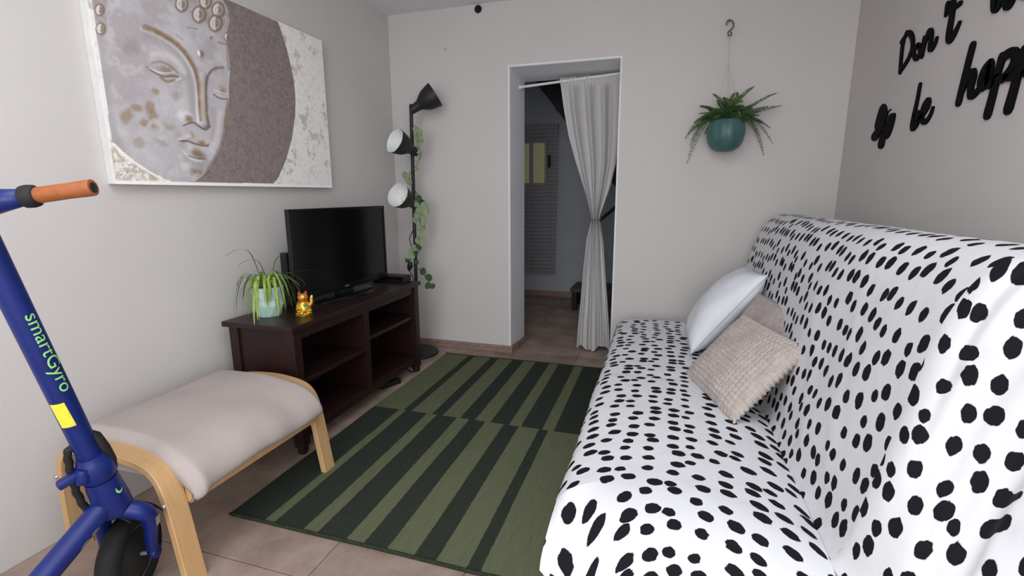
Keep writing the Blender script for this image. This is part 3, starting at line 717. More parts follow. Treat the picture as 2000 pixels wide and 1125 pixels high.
# ================================================================== FLOOR LAMP
LX, LY = -1.659, 3.040
lamp = thing('floor_lamp', (LX, LY, 0), 'dark three-headed floor lamp standing in the corner behind the TV bench', 'floor lamp')
bm = B(); lathe(bm, [(0, 0), (.145, 0), (.150, .006), (.148, .018), (.135, .026), (.03, .030), (.022, .045), (0, .045)], Matrix.Translation((LX, LY, 0)), 40, cap=False); obj('base', bm, M_blackmetal, lamp, smooth=True)
Ptop = Vector((-1.634, LY, 1.72))
bm = B(); tube(bm, [(LX, LY, .03), Ptop], .0125, 14); obj('pole', bm, M_blackmetal, lamp, smooth=True)
def head(attach, mouth, r=.083):
    attach, mouth = Vector(attach), Vector(mouth); d = (mouth - attach); L = d.length
    mx = axis_mat(attach, d)
    bm = B(); lathe(bm, [(0, -.012), (.024, -.012), (.028, .0), (.030, .035), (.034, .055), (.052, .080), (.066, .105), (.074, .135), (r, L), (r - .002, L), (.071, .135), (.062, .105), (.048, .084), (.03, .07), (0, .07)], mx, 32, cap=False)
    for p in bm.faces: p.material_index = 0
    me_o = obj('lamp_shade', bm, None, lamp, smooth=True, mats=[M_blackmetal, M_shadein])
    for p in me_o.data.polygons:      # inner faces of the bell
        c = Vector(p.center) + org(lamp); s = (c - attach).dot(d.normalized()); rad = ((c - attach) - d.normalized() * s).length
        if p.normal.dot((c - attach) - d.normalized() * s) < 0 and s > .06 or (s > .065 and rad < .03): p.material_index = 1
    bm = B(); lathe(bm, [(.018, 0), (.026, .012), (.028, .03), (.02, .045), (0, .05)], axis_mat(attach + d.normalized() * .072, d), 16, cap=False)
    b = obj('bulb', bm, M_pearl, me_o, smooth=True)
    bm = B(); s_, u_ = frame_of(d)
    lathe(bm, [(.012, -.022), (.016, -.018), (.016, .018), (.012, .022)], axis_mat(attach + d.normalized() * .006, d.cross(Vector((0, 0, 1)))), 12)
    obj('swivel_knob', bm, M_blackpl, me_o, smooth=True)
    return me_o
vl = lambda p: Vector((LX + (Ptop.x - LX) * p / 1.72, LY, p))
A1 = at(806, 214, 1, 3.02); M1 = at(846.5, 187, 1, 3.075)
head(A1, A1 + (M1 - A1).normalized() * .180)
A2 = at(812, 297, 1, 2.995); M2 = at(770, 274, 1, 2.845); head(A2, A2 + (M2 - A2).normalized() * .175)
A3 = at(809, 400, 1, 2.995); M3 = at(775, 380, 1, 2.83); head(A3, A3 + (M3 - A3).normalized() * .175)
for A_ in (A2, A3):
    bm = B(); tube(bm, [vl(A_.z), A_], .014, 10); obj('arm', bm, M_blackmetal, lamp, smooth=True)
bm = B(); tube(bm, [Ptop + Vector((0, 0, -.02)), Ptop + Vector((0, 0, .01)), A1], .013, 10); obj('arm', bm, M_blackmetal, lamp, smooth=True)
# cable with its inline switch
q = lambda x, y, d=-.02: at(x, y, 1, LY + d)
bm = B(); tube(bm, smooth_pts([q(808, 448), q(803, 457), q(800, 466), q(802, 476), q(805, 486), q(806, 505)], 5), .0032, 8); c_ = obj('cable', bm, M_black, lamp, smooth='all')
bm = B(); s1, s2 = q(802, 512), q(799, 528); tube(bm, [s1, (s1 + s2) / 2, s2], [.012, .021, .010], 10); obj('inline_switch', bm, M_blackpl, c_, smooth=True)
bm = B(); tube(bm, smooth_pts([s2, q(806, 540), q(808, 560), Vector((LX - .03, LY - .03, .45)), Vector((LX - .04, LY - .05, .05))], 5), .003, 8); obj('cable', bm, M_black, lamp, smooth='all')

# leaf garland wound round the pole
gar = thing('leaf_garland', tuple(vl(.6)), 'artificial vine with round sage-green leaves wound around the lamp pole', 'garland')
vp_ = [(811, 245), (818, 258), (814, 280), (822, 300), (812, 325), (800, 340), (803, 358), (818, 385), (828, 398), (818, 420), (823, 445), (817, 470), (820, 488), (808, 500), (800, 512), (812, 522), (826, 533), (836, 548), (842, 556)]
dd = [-.03, -.05, -.02, -.03, -.05, -.04, -.06, -.02, -.04, -.05, -.03, -.05, -.02, -.05, -.05, -.06, -.10, -.14, -.15]
vpts = smooth_pts([q(x, y, d) for (x, y), d in zip(vp_, dd)], 5)
bm = B(); tube(bm, vpts, .0028, 6); obj('stem', bm, M_vine, gar, smooth='all')
def roundleaf(c, nrm, up, L, W, m):
    bm = B(); nrm = Vector(nrm).normalized(); up = Vector(up); up = (up - nrm * up.dot(nrm)).normalized(); sd_ = nrm.cross(up)
    n = 12; ct = bm.verts.new(Vector(c) - nrm * L * .10); rim = []
    for k in range(n):
        a = 2 * PI * k / n; y = math.cos(a); x = math.sin(a) * (1 - .18 * max(0, y))
        rim.append(bm.verts.new(Vector(c) + up * (y * L / 2) + sd_ * (x * W / 2) + nrm * (.10 * L * abs(math.sin(a)))))
    for k in range(n): bm.faces.new((ct, rim[k], rim[(k + 1) % n]))
    return obj('leaf', bm, m, gar, smooth='all')
rl = random.Random(5)
LF = [(812, 252, 12), (819, 258, 14), (821, 268, 13), (814, 266, 12), (818, 280, 13), (822, 275, 11), (813, 290, 11), (818, 296, 11), (816, 318, 11), (814, 330, 10),
      (791, 342, 13), (796, 350, 13), (800, 357, 11), (818, 388, 13, 1), (824, 396, 12, 1), (813, 398, 12), (829, 403, 17), (818, 414, 17), (833, 412, 15), (824, 424, 14), (811, 430, 13), (815, 420, 14), (828, 436, 14),
      (826, 446, 13), (819, 452, 12), (824, 458, 13), (817, 470, 14), (822, 474, 12), (818, 482, 13, 1), (809, 484, 13), (803, 492, 14), (799, 500, 13), (796, 508, 11, 1), (812, 494, 11, 1), (806, 500, 11), (814, 512, 10, 1),
      (826, 530, 14, 1), (837, 542, 15, 2), (836, 558, 13, 1), (845, 559, 11, 1)]
for t in LF:
    x, y, s = t[:3]; kd = t[3] if len(t) > 3 else 0
    c = q(x, y, -.05 - rl.uniform(0, .035)); L = s / 300 * 1.05
    if y > 526: c = q(x, y, -.16)
    n_ = Vector((.45 + rl.uniform(-.5, .5), -.85, rl.uniform(-.2, .6)))
    roundleaf(c, n_, (rl.uniform(-.8, .8), 0, rl.choice([-1, -1, .6])), L * 1.1, L * .92, [M_leaf, M_leafd, M_leafd][kd])

# black cables on the floor by the bench
def cable(name, pts, label, r=.004):
    bm = B(); P_ = smooth_pts(pts, 6); tube(bm, P_, r, 8); o = obj(name, bm, M_black, loc=P_[0], smooth='all'); return tag(o, label, 'cable')
f_ = lambda x, y, z=.005: at(x, y, 2, z)
cable('power_cable', [f_(790, 716), f_(797, 722), f_(806, 727), f_(812, 723), f_(807, 717), f_(796, 714), f_(780, 712)], 'thin black cable looped on the tiles beside the far bench leg')
cb = thing('power_strip', tuple(f_(760, 750, 0)), 'black oblong power strip lying on the tiles under the bench front', 'power strip')
a, b_ = f_(741, 755, .018), f_(780, 742, .018)
bm = B(); d = b_ - a; box(bm, (a + b_) / 2, (d.length, .05, .034), .012, Matrix.Rotation(math.atan2(d.y, d.x), 3, 'Z')); obj('case', bm, M_blackpl, cb, smooth=True)
bm = B(); tube(bm, smooth_pts([a, a + Vector((-.03, -.10, -.01)), a + Vector((-.12, -.2, -.012)), a + Vector((-.25, -.1, -.012))], 5), .0045, 8); obj('cord', bm, M_black, cb, smooth='all')

# ================================================================== FOOTSTOOL
fs = thing('footstool', (-1.55, 1.24, 0), 'bentwood birch footstool with a pale beige cushion between scooter and TV bench', 'footstool')
def stool_frame(y0, y1):
    path = [(-1.804, 0), (-1.802, .10), (-1.797, .22), (-1.788, .30), (-1.768, .350), (-1.725, .380), (-1.66, .393), (-1.55, .398), (-1.46, .390), (-1.40, .376), (-1.362, .350), (-1.337, .305), (-1.318, .22), (-1.300, .10), (-1.284, 0)]
    P_ = smooth_pts([(x, 0, z) for x, z in path], 5); t = .023; bm = B(); prev = None
    for i, p in enumerate(P_):
        d = (P_[min(i + 1, len(P_) - 1)] - P_[max(i - 1, 0)]).normalized(); nn = Vector((-d.z, 0, d.x))
        if i in (0, len(P_) - 1): nn = Vector((-1 if i == 0 else 1, 0, 0)) if False else nn
        a, b_ = p + nn * 0, p - nn * t
        if i == 0 or i == len(P_) - 1: a.z = b_.z = 0
        e = .0025
        r = [bm.verts.new((c.x + s * dx * 0, yy, c.z)) for (c, yy, s, dx) in ((a, y0 + e, 0, 0), (a, y1 - e, 0, 0), (a.lerp(b_, .1), y1, 0, 0), (a.lerp(b_, .9), y1, 0, 0), (b_, y1 - e, 0, 0), (b_, y0 + e, 0, 0), (a.lerp(b_, .9), y0, 0, 0), (a.lerp(b_, .1), y0, 0, 0))]
        if prev:
            for k in range(8): bm.faces.new((prev[k], prev[(k + 1) % 8], r[(k + 1) % 8], r[k]))
        else: bm.faces.new(r[::-1])
        prev = r
    bm.faces.new(prev); bmesh.ops.recalc_face_normals(bm, faces=bm.faces)
    o = obj('bentwood_frame', bm, M_birch, fs, smooth=True)
    return o
for (y0, y1, sgn) in ((.900, .962, -1), (1.520, 1.582, 1)):
    fr = stool_frame(y0, y1)
    for (x, z) in ((-1.788, .275), (-1.335, .262)):
        ye_ = y0 if sgn < 0 else y1
        bm = B(); lathe(bm, [(.0075, 0), (.0075, .003), (.005, .006), (.003, .0075), (0, .0075)], axis_mat(Vector((x, ye_, z)), (0, sgn, 0)), 14, cap=False); obj('bolt', bm, M_silver, fr, smooth=True)
obj('front_rail', bxx(B(), -1.330, -1.308, .962, 1.520, .238, .285, .003), M_birch, fs)
obj('rear_rail', bxx(B(), -1.786, -1.766, .962, 1.520, .262, .310, .003), M_birch, fs)
bm = B()
for k in range(6): pass
grid(bm, 12, 10, lambda u, v: Vector((-1.765 + .435 * u, .962 + .558 * v, .300 - .02 * math.sin(PI * u) * math.sin(PI * v))))
r_ = bmesh.ops.extrude_face_region(bm, geom=bm.faces[:])
bmesh.ops.translate(bm, verts=[g for g in r_['geom'] if isinstance(g, bmesh.types.BMVert)], vec=(0, 0, -.003)); bmesh.ops.recalc_face_normals(bm, faces=bm.faces)
obj('sling_cloth', bm, M_cushion, fs, smooth='all')
CUT = [(-1.795, .398), (-1.75, .418), (-1.66, .427), (-1.55, .426), (-1.45, .418), (-1.375, .402), (-1.320, .377), (-1.285, .345), (-1.268, .310), (-1.270, .282), (-1.288, .272)]
CUP = smooth_pts([(x, 0, z) for x, z in CUT], 4)
bm = B()
def cu_top(u, v):
    p = interp(CUP, u); fr = sm(u, .45, .9)
    ya, yb = .946 + .012 * (1 - fr), 1.528 - .008 * (1 - fr)
    y = ya + (yb - ya) * v
    e = min(v, 1 - v); k = 1 - sm(e, 0, .06)
    z = p.z - .022 * k ** 2 * (1 - .3 * fr); x = p.x - .020 * k ** 2 * fr
    # the near front corner sags in a lump
    lump = math.exp(-((v - .03) / .05) ** 2) * fr
    z -= .012 * lump; x += .012 * lump
    z += .006 * noise.noise(Vector((x * 6, y * 5, 2))) + .006 * fr * math.sin(y * 17)
    x += .008 * fr * noise.noise(Vector((9, y * 9, z * 6)))
    y += (.006 * fr) * noise.noise(Vector((x * 9, 3, z * 9)))
    return Vector((max(x, XL + .02), y, z))
n1, n2 = 54, 60
V = grid(bm, n1, n2, cu_top)
# underside
ring = [V[i][0] for i in range(n1)] + [V[n1 - 1][j] for j in range(1, n2)] + [V[i][n2 - 1] for i in range(n1 - 2, -1, -1)] + [V[0][j] for j in range(n2 - 2, 0, -1)]
prev = ring
for s_, kz in ((1.0, .5), (.985, .9), (.93, 1.0)):
    cx, cy = -1.53, 1.243; new = []
    for v in ring:
        zl = min(v.co.z - .002, .318 - .048 * sm(v.co.x, -1.36, -1.28))
        new.append(bm.verts.new((min(cx + (v.co.x - cx) * s_, -1.264), cy + (v.co.y - cy) * s_, v.co.z + (zl - v.co.z) * kz)))
    for k in range(len(ring)): bm.faces.new((prev[k], prev[(k + 1) % len(ring)], new[(k + 1) % len(ring)], new[k]))
    prev = new
bmesh.ops.recalc_face_normals(bm, faces=bm.faces)
obj('cushion', bm, M_cushion, fs, smooth='all')

# ================================================================== SCOOTER
sco = thing('kick_scooter', (-1.42, .62, 0), 'blue electric kick scooter with an orange grip parked against the footstool', 'scooter')
AX = Vector((-1.42, .845, .127)); SH = Vector((-.44, .898, 0)).normalized(); SR = Vector((.898, .44, 0)).normalized()
Q0, Q1 = Vector((-1.37, .780, .415)), Vector((-1.335, .651, .971)); ud = (Q1 - Q0).normalized()
def SA(z): return Q0 + ud * ((z - Q0.z) / ud.z)
# front wheel
wm = axis_mat(AX, SR)
bm = B(); rr = []
for k in range(48):
    a = 2 * PI * k / 48; ring = []
    for j in range(14):
        b_ = 2 * PI * j / 14; R_ = .100 + .027 * math.cos(b_) - (.0015 if (k % 2 and abs(b_) < 1.0) else 0)
        ring.append(bm.verts.new(wm @ Vector((R_ * math.cos(a), R_ * math.sin(a), .029 * math.sin(b_)))))
    rr.append(ring)
for k in range(48):
    for j in range(14): bm.faces.new((rr[k][j], rr[(k + 1) % 48][j], rr[(k + 1) % 48][(j + 1) % 14], rr[k][(j + 1) % 14]))
bmesh.ops.recalc_face_normals(bm, faces=bm.faces)
tyre = obj('tyre', bm, M_rubber, sco, smooth='all')
bm = B(); lathe(bm, [(0, -.028), (.05, -.028), (.058, -.022), (.078, -.016), (.080, 0), (.078, .016), (.058, .022), (.05, .028), (0, .028)], wm, 36, cap=False); obj('hub_motor', bm, M_black, tyre, smooth=True)
bm = B(); tube(bm, [wm @ Vector((.0785 * math.cos(2 * PI * k / 40), .0785 * math.sin(2 * PI * k / 40), .018)) for k in range(41)], .0012, 6, cap=False); obj('rim_edge', bm, M_silver, tyre)
bm = B(); tube(bm, [AX - SR * .068, AX + SR * .068], .006, 10); lathe(bm, [(.011, 0), (.011, .007), (0, .007)], axis_mat(AX + SR * .062, SR), 6, cap=False); obj('axle', bm, M_silver, tyre)
# fork: crown and two legs
cr = SA(.300); 
for s in (-1, 1):
    e0 = SA(.315) + SR * .012 * s; e1 = SA(.292) + SR * .052 * s + SH * .006; e2 = SA(.262) + SR * .060 * s + SH * .014; e3 = AX + SR * .058 * s
    bm = B(); P_ = smooth_pts([e0, e1, e2, e2.lerp(e3, .5), e3], 5); tube(bm, P_, [.024 - .010 * sm(i / (len(P_) - 1), .2, 1) for i in range(len(P_))], 12)
    lg = obj('fork_leg', bm, M_blue, sco, smooth=True)
    if s == 1:
        c = e2.lerp(e3, .10) + SR * .0205; bm = B(); box(bm, c, (.004, .014, .030), .001, Matrix((SR, SH, (e2 - e3).normalized())).transposed()); obj('reflector', bm, M_silver, lg)
        bm = B(); lathe(bm, [(.018, 0), (.018, .008), (.012, .012), (0, .012)], axis_mat(e3 + SR * .006, SR), 16, cap=False); obj('axle_cover', bm, M_blue, lg, smooth=True)
# mudguard over the wheel
bm = B()
def mud(u, v):
    a = math.radians(78 + 75 * u); w_ = (v - .5) * .064
    return AX - SH * (math.cos(a) * .140) * 1 + Vector((0, 0, math.sin(a) * .140 - .02 * abs(w_ / .032) ** 2)) + SR * w_
grid(bm, 20, 8, mud); r_ = bmesh.ops.extrude_face_region(bm, geom=bm.faces[:])
for v in [g for g in r_['geom'] if isinstance(g, bmesh.types.BMVert)]: v.co += (v.co - AX).normalized() * .003
bmesh.ops.recalc_face_normals(bm, faces=bm.faces)
obj('mudguard', bm, M_blackpl, sco, smooth='all')
# head tube, collar, stem
h0, h1 = SA(.310), SA(.425)
bm = B(); tube(bm, [h0, SA(.325), SA(.345), SA(.40), h1], [.036, .041, .041, .038, .036], 20); htube = obj('head_tube', bm, M_blue, sco, smooth=True)
bm = B(); tube(bm, [SA(.425), SA(.430)], [.031, .031], 20); obj('bearing_gap', bm, M_black, sco)
bm = B(); tube(bm, [SA(.430), SA(.436), SA(.475), SA(.486), SA(.500)], [.036, .039, .039, .033, .029], 20); col_ = obj('folding_collar', bm, M_blue, sco, smooth=True)
stem_r = .0255
bm = B(); tube(bm, [SA(.490), SA(1.13)], stem_r, 24); stem = obj('stem', bm, M_blue, sco, smooth=True)
LV = (CAM - SA(.46)); LV.z = 0; LV.normalize(); LS = Vector((LV.y, -LV.x, 0))   # towards the viewer / sideways
if LS.dot(CR) > 0: LS = -LS
# folding lever on the left of the collar
a = SA(.462) + LS * .030 + LV * .012; b_ = SA(.448) + LS * .072 + LV * .020
bm = B(); box(bm, (a + b_) / 2, ((b_ - a).length + .01, .028, .022), .006, Matrix(((b_ - a).normalized(), LV, (b_ - a).normalized().cross(LV))).transposed()); obj('folding_lever', bm, M_blue, col_, smooth=True)
a = SA(.475) + LS * .020 + LV * .025; b_ = SA(.436) + LS * .034 + LV * .028
bm = B(); tube(bm, [a, (a + b_) / 2, b_], [.012, .016, .011], 10); obj('lever_hinge', bm, M_blue, col_, smooth=True)
# black latch block on the right
P_ = [SA(.565) - LS * .018, SA(.550) - LS * .026, SA(.510) - LS * .032, SA(.470) - LS * .035, SA(.440) - LS * .033]
bm = B(); tube(bm, smooth_pts(P_, 4), [.010] + [.016] * 15 + [.010], 10) if False else tube(bm, P_, [.007, .0125, .0125, .011, .007], 10); obj('latch_block', bm, M_black, sco, smooth=True)
# cable bundle on the left
P_ = [SA(.535) + LS * .020, SA(.525) + LS * .034, SA(.49) + LS * .042, SA(.44) + LS * .050 , SA(.39) + LS * .054, SA(.34) + LS * .052, SA(.30) + LS * .046]
P_ = smooth_pts(P_, 8); P_ = [p + LS * .0012 * math.sin(i * 1.1) for i, p in enumerate(P_)]
bm = B(); tube(bm, P_, .0085, 10); obj('cable_sleeve', bm, M_black, sco, smooth='all')
# down tube and deck
DH = Vector((-.02, 1, 0)).normalized(); DRt = Vector((1, .02, 0))
g0 = SA(.345) - DH * .015; g1 = at(74, 1140, 0, -1.385); gd = (g1 - g0).normalized()
P_ = [g0, g0 + gd * .10, g1, g1 + gd * .10]; e = P_[-1] - DH * .06; e.z -= .05; P_.append(e)
bm = B(); tube(bm, smooth_pts(P_, 5), .0285, 20); dt = obj('down_tube', bm, M_blue, sco, smooth='all')
dz = .135; de = P_[-1]
bm = B(); box(bm, (de.x, de.y - .26, dz), (.145, .56, .055), .016); obj('deck', bm, M_blue, sco, smooth=True)
obj('deck_mat', bxx(B(), de.x - .062, de.x + .062, de.y - .50, de.y - .06, dz + .0275, dz + .032, .002), M_rubber, sco)
rw = Matrix.Translation((de.x, de.y - .66, .127)) @ Matrix.Rotation(PI / 2, 4, 'Y')
bm = B(); lathe(bm, [(0, -.026), (.07, -.026), (.09, -.030), (.115, -.022), (.127, 0), (.115, .022), (.09, .030), (.07, .026), (0, .026)], rw, 40, cap=False); obj('rear_wheel', bm, M_rubber, sco, smooth=True)
for s in (-1, 1): obj('rear_bracket', bxx(B(), de.x + s * .042 - .005, de.x + s * .042 + .005, de.y - .68, de.y - .52, .105, .15, .003), M_blue, sco)
bm = B(); tube(bm, [(de.x - .07, de.y - .05, .12), (de.x - .16, de.y + .02, .012), (de.x - .17, de.y + .09, .010)], [.008, .008, .012], 10); obj('kickstand', bm, M_blackpl, sco, smooth=True)
# scuffs on the down tube
def on_tube(pts, w, axis0, axisd, r, m, name, parent):
    pass
for (px, py, L, w_) in ((243, 1002, .030, .0085), (226, 1055, .024, .005), (200, 1075, .030, .004)):
    best = None
    for i in range(60):
        p = g0.lerp(g1, i / 59); d = ray(px, py); t = (p - CAM).dot(d) / d.dot(d); dist = (CAM + d * t - p).length
        if best is None or dist < best[0]: best = (dist, p, CAM + d * t)
    p = best[1]; off = best[2] - p; off -= gd * off.dot(gd)
    k = min(.95, off.length / .0285); tov = (CAM - p); tov -= gd * tov.dot(gd); tov.normalize(); sd_ = off.normalized() if off.length > 1e-5 else gd.cross(tov)
    bm = B(); n = 6; pr = None
    for i in range(n + 1):
        aa = (i / n - .5); ww = w_ * (1 - (2 * aa) ** 2) ** .5 + .0008; r = []
        for s in (-1, 0, 1):
            kk = max(-.98, min(.98, k + s * ww / .0285)); nv = sd_ * kk + tov * math.sqrt(1 - kk * kk)
            r.append(bm.verts.new(p + gd * (aa * L) + nv * .0290))
        if pr:
            for j in range(2): bm.faces.new((pr[j], pr[j + 1], r[j + 1], r[j]))
        pr = r
    obj('paint_scuff', bm, M_chip, dt)
# print and sticker on the stem
tv_ = (CAM - SA(.75)); tv_ -= ud * tv_.dot(ud); tv_.normalize(); rt_ = ud.cross(tv_)
if rt_.dot(CR) < 0: rt_ = -rt_
def stem_pt(s, ang, r):            # s metres down from z=.80 along the stem, ang from the viewer-facing line to the right
    return SA(.80) - ud * s + (tv_ * math.cos(ang) + rt_ * math.sin(ang)) * r
def stem_s(py):                    # place along the stem seen at that photo row
    best = None
    for i in range(400):
        s = -.25 + i * .0015; p = SA(.80) - ud * s; d = p - CAM; y = 562.5 - FPX * d.dot(CU) / d.dot(CF)
        if best is None or abs(y - py) < best[0]: best = (abs(y - py), s)
    return best[1]
def text_mesh(body, size):
    cu = bpy.data.curves.new('lettering', 'FONT'); cu.body = body; cu.size = size; cu.resolution_u = 4
    o = bpy.data.objects.new('lettering_source', cu); C.objects.link(o)
    dg = bpy.context.evaluated_depsgraph_get(); me = bpy.data.meshes.new_from_object(o.evaluated_get(dg)); bpy.data.objects.remove(o); bpy.data.curves.remove(cu)
    return me
sA, sB = stem_s(612), stem_s(760)
me = text_mesh('smartGyro', .04); bm = B(); bm.from_mesh(me); bpy.data.meshes.remove(me)
xs = [v.co.x for v in bm.verts]; kx = (sB - sA) / (max(xs) - min(xs)); x0_ = min(xs)
for yy in np.arange(-.012, .034, .003):
    bmesh.ops.bisect_plane(bm, geom=bm.verts[:] + bm.edges[:] + bm.faces[:], plane_co=(0, float(yy), 0), plane_no=(0, 1, 0))
for v in bm.verts:
    s = sA + (v.co.x - x0_) * kx; t = (v.co.y * kx * .85 - .004); v.co = stem_pt(s, .30 + t / stem_r, stem_r + .0006)
obj('lime_lettering', bm, M_lime, stem)
s1, s2 = stem_s(778), stem_s(822)
bm = B(); grid(bm, 8, 14, lambda u, v: stem_pt(s1 + (s2 - s1) * u, -1.15 + 1.15 * v + .10 * u, stem_r + .0008)); obj('yellow_sticker', bm, M_yellow, stem, smooth='all')
# small lime crescent mark on the head tube
hv = (CAM - SA(.38)); hv -= ud * hv.dot(ud); hv.normalize(); hr = ud.cross(hv); hr = hr if hr.dot(CR) > 0 else -hr
bm = B(); pr = None
for i in range(15):
    t = i / 14; a = math.radians(150 + 190 * t); cx_, cz_ = .62 + .20 * math.cos(a), .012 * math.sin(a); w_ = .0004 + .0026 * math.sin(PI * t)
    r = []
    for s in (-1, 1):
        aa = cx_ - s * w_ / .04 * math.cos(a); zz = .392 + cz_ - s * w_ * math.sin(a)
        r.append(bm.verts.new(SA(zz) + (hv * math.cos(aa) + hr * math.sin(aa)) * .0398))
    if pr: bm.faces.new((pr[0], pr[1], r[1], r[0]))
    pr = r
obj('lime_crescent', bm, M_lime, htube)
# handlebar
T0 = SA(1.13); 
def HB(t): return T0 + SR * t + Vector((0, 0, .002 + .15 * t))
bm = B(); tube(bm, [T0 - ud * .03, T0 + ud * .015], [.034, .030], 20); obj('stem_head', bm, M_blue, sco, smooth=True)
bm = B(); tube(bm, [HB(-.12), HB(-.03), HB(.0), HB(.03), HB(.075), HB(.105)], [.014, .024, .030, .029, .021, .016], 18); obj('handlebar', bm, M_blue, sco, smooth='all')
bm = B(); tube(bm, [HB(.100), HB(.103), HB(.113), HB(.122), HB(.126)], [.018, .0225, .0235, .022, .018], 18); obj('brake_ring', bm, M_black, sco, smooth=True)
bm = B(); tube(bm, [HB(.126), HB(.131), HB(.180), HB(.226), HB(.229)], [.0155, .0165, .0160, .0172, .0165], 20); gr = obj('orange_grip', bm, M_orange, sco, smooth=True)
bm = B(); hbd = (HB(1) - HB(0)).normalized(); lathe(bm, [(.0105, 0), (.0105, .0016), (.007, .0016), (.0065, .0006), (0, .0006)], axis_mat(HB(.229), hbd), 18, cap=False); obj('grip_end', bm, M_black, gr)
bm = B(); tube(bm, [HB(-.12), HB(-.125), HB(-.21)], [.0155, .0165, .0165], 18); obj('orange_grip', bm, M_orange, sco, smooth=True)

# ================================================================== CANVAS
XC = -1.862; CY0, CY1, CZ0, CZ1 = 1.262, 2.462, 1.190, 1.992
cv = thing('wall_canvas', (XL, (CY0 + CY1) / 2, CZ0), 'wide canvas print of a serene statue face on a taupe disc, left wall', 'picture')
bm = B(); bxx(bm, XL + .0005, XC - .001, CY0, CY1, CZ0, CZ1, .003); obj('stretched_canvas', bm, M_canvasw, cv)
nY, nZ = 420, 290
ys = np.linspace(CY0, CY1, nY); zs_ = np.linspace(CZ0, CZ1, nZ); YY, ZZ = np.meshgrid(ys, zs_, indexing='ij')
# print coordinates (the artwork is drawn flat, in its own picture units)
dX, dY, dZ = XC - CAM.x, YY - CAM.y, ZZ - CAM.z
dep = dX * CF.x + dY * CF.y + dZ * CF.z
GX = (1000 + FPX * (dX * CR.x + dY * CR.y + dZ * CR.z) / dep - 130) * 2.8123
GY = (562.5 - FPX * (dX * CU.x + dY * CU.y + dZ * CU.z) / dep) * 2.8123
rg = np.random.default_rng(3)
def vnoise(f, s):
    """cheap value noise over the print"""
    r = np.random.default_rng(s); G = r.random((64, 64)); a = (YY - CY0) * f; b = (ZZ - CZ0) * f * 1.0
    i, j = np.floor(a).astype(int), np.floor(b).astype(int); fa, fb = a - i, b - j; fa = fa * fa * (3 - 2 * fa); fb = fb * fb * (3 - 2 * fb)
    g = lambda p, q: G[p % 64, q % 64]
    return (g(i, j) * (1 - fa) + g(i + 1, j) * fa) * (1 - fb) + (g(i, j + 1) * (1 - fa) + g(i + 1, j + 1) * fa) * fb
def fb(f, s): return .5 * vnoise(f, s) + .3 * vnoise(f * 2.1, s + 1) + .2 * vnoise(f * 4.3, s + 2)
def sst(x, a, b): t = np.clip((x - a) / (b - a), 0, 1); return t * t * (3 - 2 * t)
def inside(poly):
    m = np.zeros(GX.shape, bool); n = len(poly)
    for k in range(n):
        (x1, y1), (x2, y2) = poly[k], poly[(k + 1) % n]
        c = ((y1 > GY) != (y2 > GY)) & (GX < (x2 - x1) * (GY - y1) / (y2 - y1 + 1e-9) + x1); m ^= c
    return m
def line(pts, w0, w1=None, soft=.6, curve=True):
    """mask of a brush stroke"""
    if curve: pts = [(v.x, v.y) for v in smooth_pts([(x, y, 0) for x, y in pts], 5)]
    w1 = w0 if w1 is None else w1; M_ = np.zeros(GX.shape); n = len(pts) - 1
    for k in range(n):
        (x1, y1), (x2, y2) = pts[k], pts[k + 1]; dx, dy = x2 - x1, y2 - y1; L2 = dx * dx + dy * dy + 1e-9
        t = np.clip(((GX - x1) * dx + (GY - y1) * dy) / L2, 0, 1); d = np.hypot(GX - x1 - t * dx, GY - y1 - t * dy)
        w_ = (w0 + (w1 - w0) * (k + t) / n) / 2 + .01
        M_ = np.maximum(M_, 1 - sst(d / w_, 1 - soft, 1 + soft * .7))
    return M_
def blob(x, y, rx, ry, ang=0, rough=.5, s=0):
    c, n_ = math.cos(math.radians(ang)), math.sin(math.radians(ang)); u = ((GX - x) * c + (GY - y) * n_) / rx; v = (-(GX - x) * n_ + (GY - y) * c) / ry
    d = np.hypot(u, v) + rough * (NZ2 - .5) * 2
    return 1 - sst(d, .15, 1.15)
NZ1 = fb(9, 1); NZ2 = fb(22, 5); NZ3 = fb(60, 9); NZ4 = fb(130, 14)
def L3(r, g, b): return np.array([lin(r), lin(g), lin(b)]) * KI
col = np.zeros(GX.shape + (3,)); hgt = np.zeros(GX.shape)
def paint(mask, c, a=1.0):
    global col
    k = (np.clip(mask, 0, 1) * a)[..., None]; col = col * (1 - k) + L3(*c) * k
# ground: chalky white with grey scratches
col[:] = L3(196, 193, 191)
paint(sst(NZ2, .56, .70) * sst(fb(14, 31), .42, .6), (150, 144, 142), .75); paint(sst(NZ3, .55, .7), (178, 174, 172), .6)
corner = (GX < 640) & (GY > 760)
paint(corner * sst(NZ3, .35, .6), (160, 150, 134), .85); paint(corner * sst(NZ4, .55, .7), (120, 108, 90), .6)
paint(line([(262, 800), (275, 990), (285, 992)], 12, 12, .4, False), (206, 204, 200), .0)
disc = inside([(135, -500), (880, -420), (1010, -220), (1085, -60), (1130, 40), (1172, 150), (1215, 290), (1245, 420), (1257, 540), (1255, 640), (1238, 760), (1205, 880), (1165, 970), (1138, 1008), (700, 1003), (620, 1000), (540, 980), (430, 922), (330, 850), (250, 780), (195, 420), (150, 100), (128, -60)])
paint(disc, (112, 102, 101)); paint(disc * sst(NZ3, .42, .62), (99, 90, 89), .7); paint(disc * sst(NZ4, .5, .7), (128, 117, 114), .55)
hgt += disc * (NZ4 - .5) * .0016
face = inside([(128, -500), (840, -500), (858, 0), (888, 55), (896, 110), (880, 190), (888, 270), (900, 360), (892, 470), (893, 560), (880, 660), (865, 745), (842, 825), (805, 890), (765, 955), (705, 998), (620, 1000), (540, 980), (430, 922), (330, 850), (250, 780), (195, 420), (150, 100), (128, -60)])
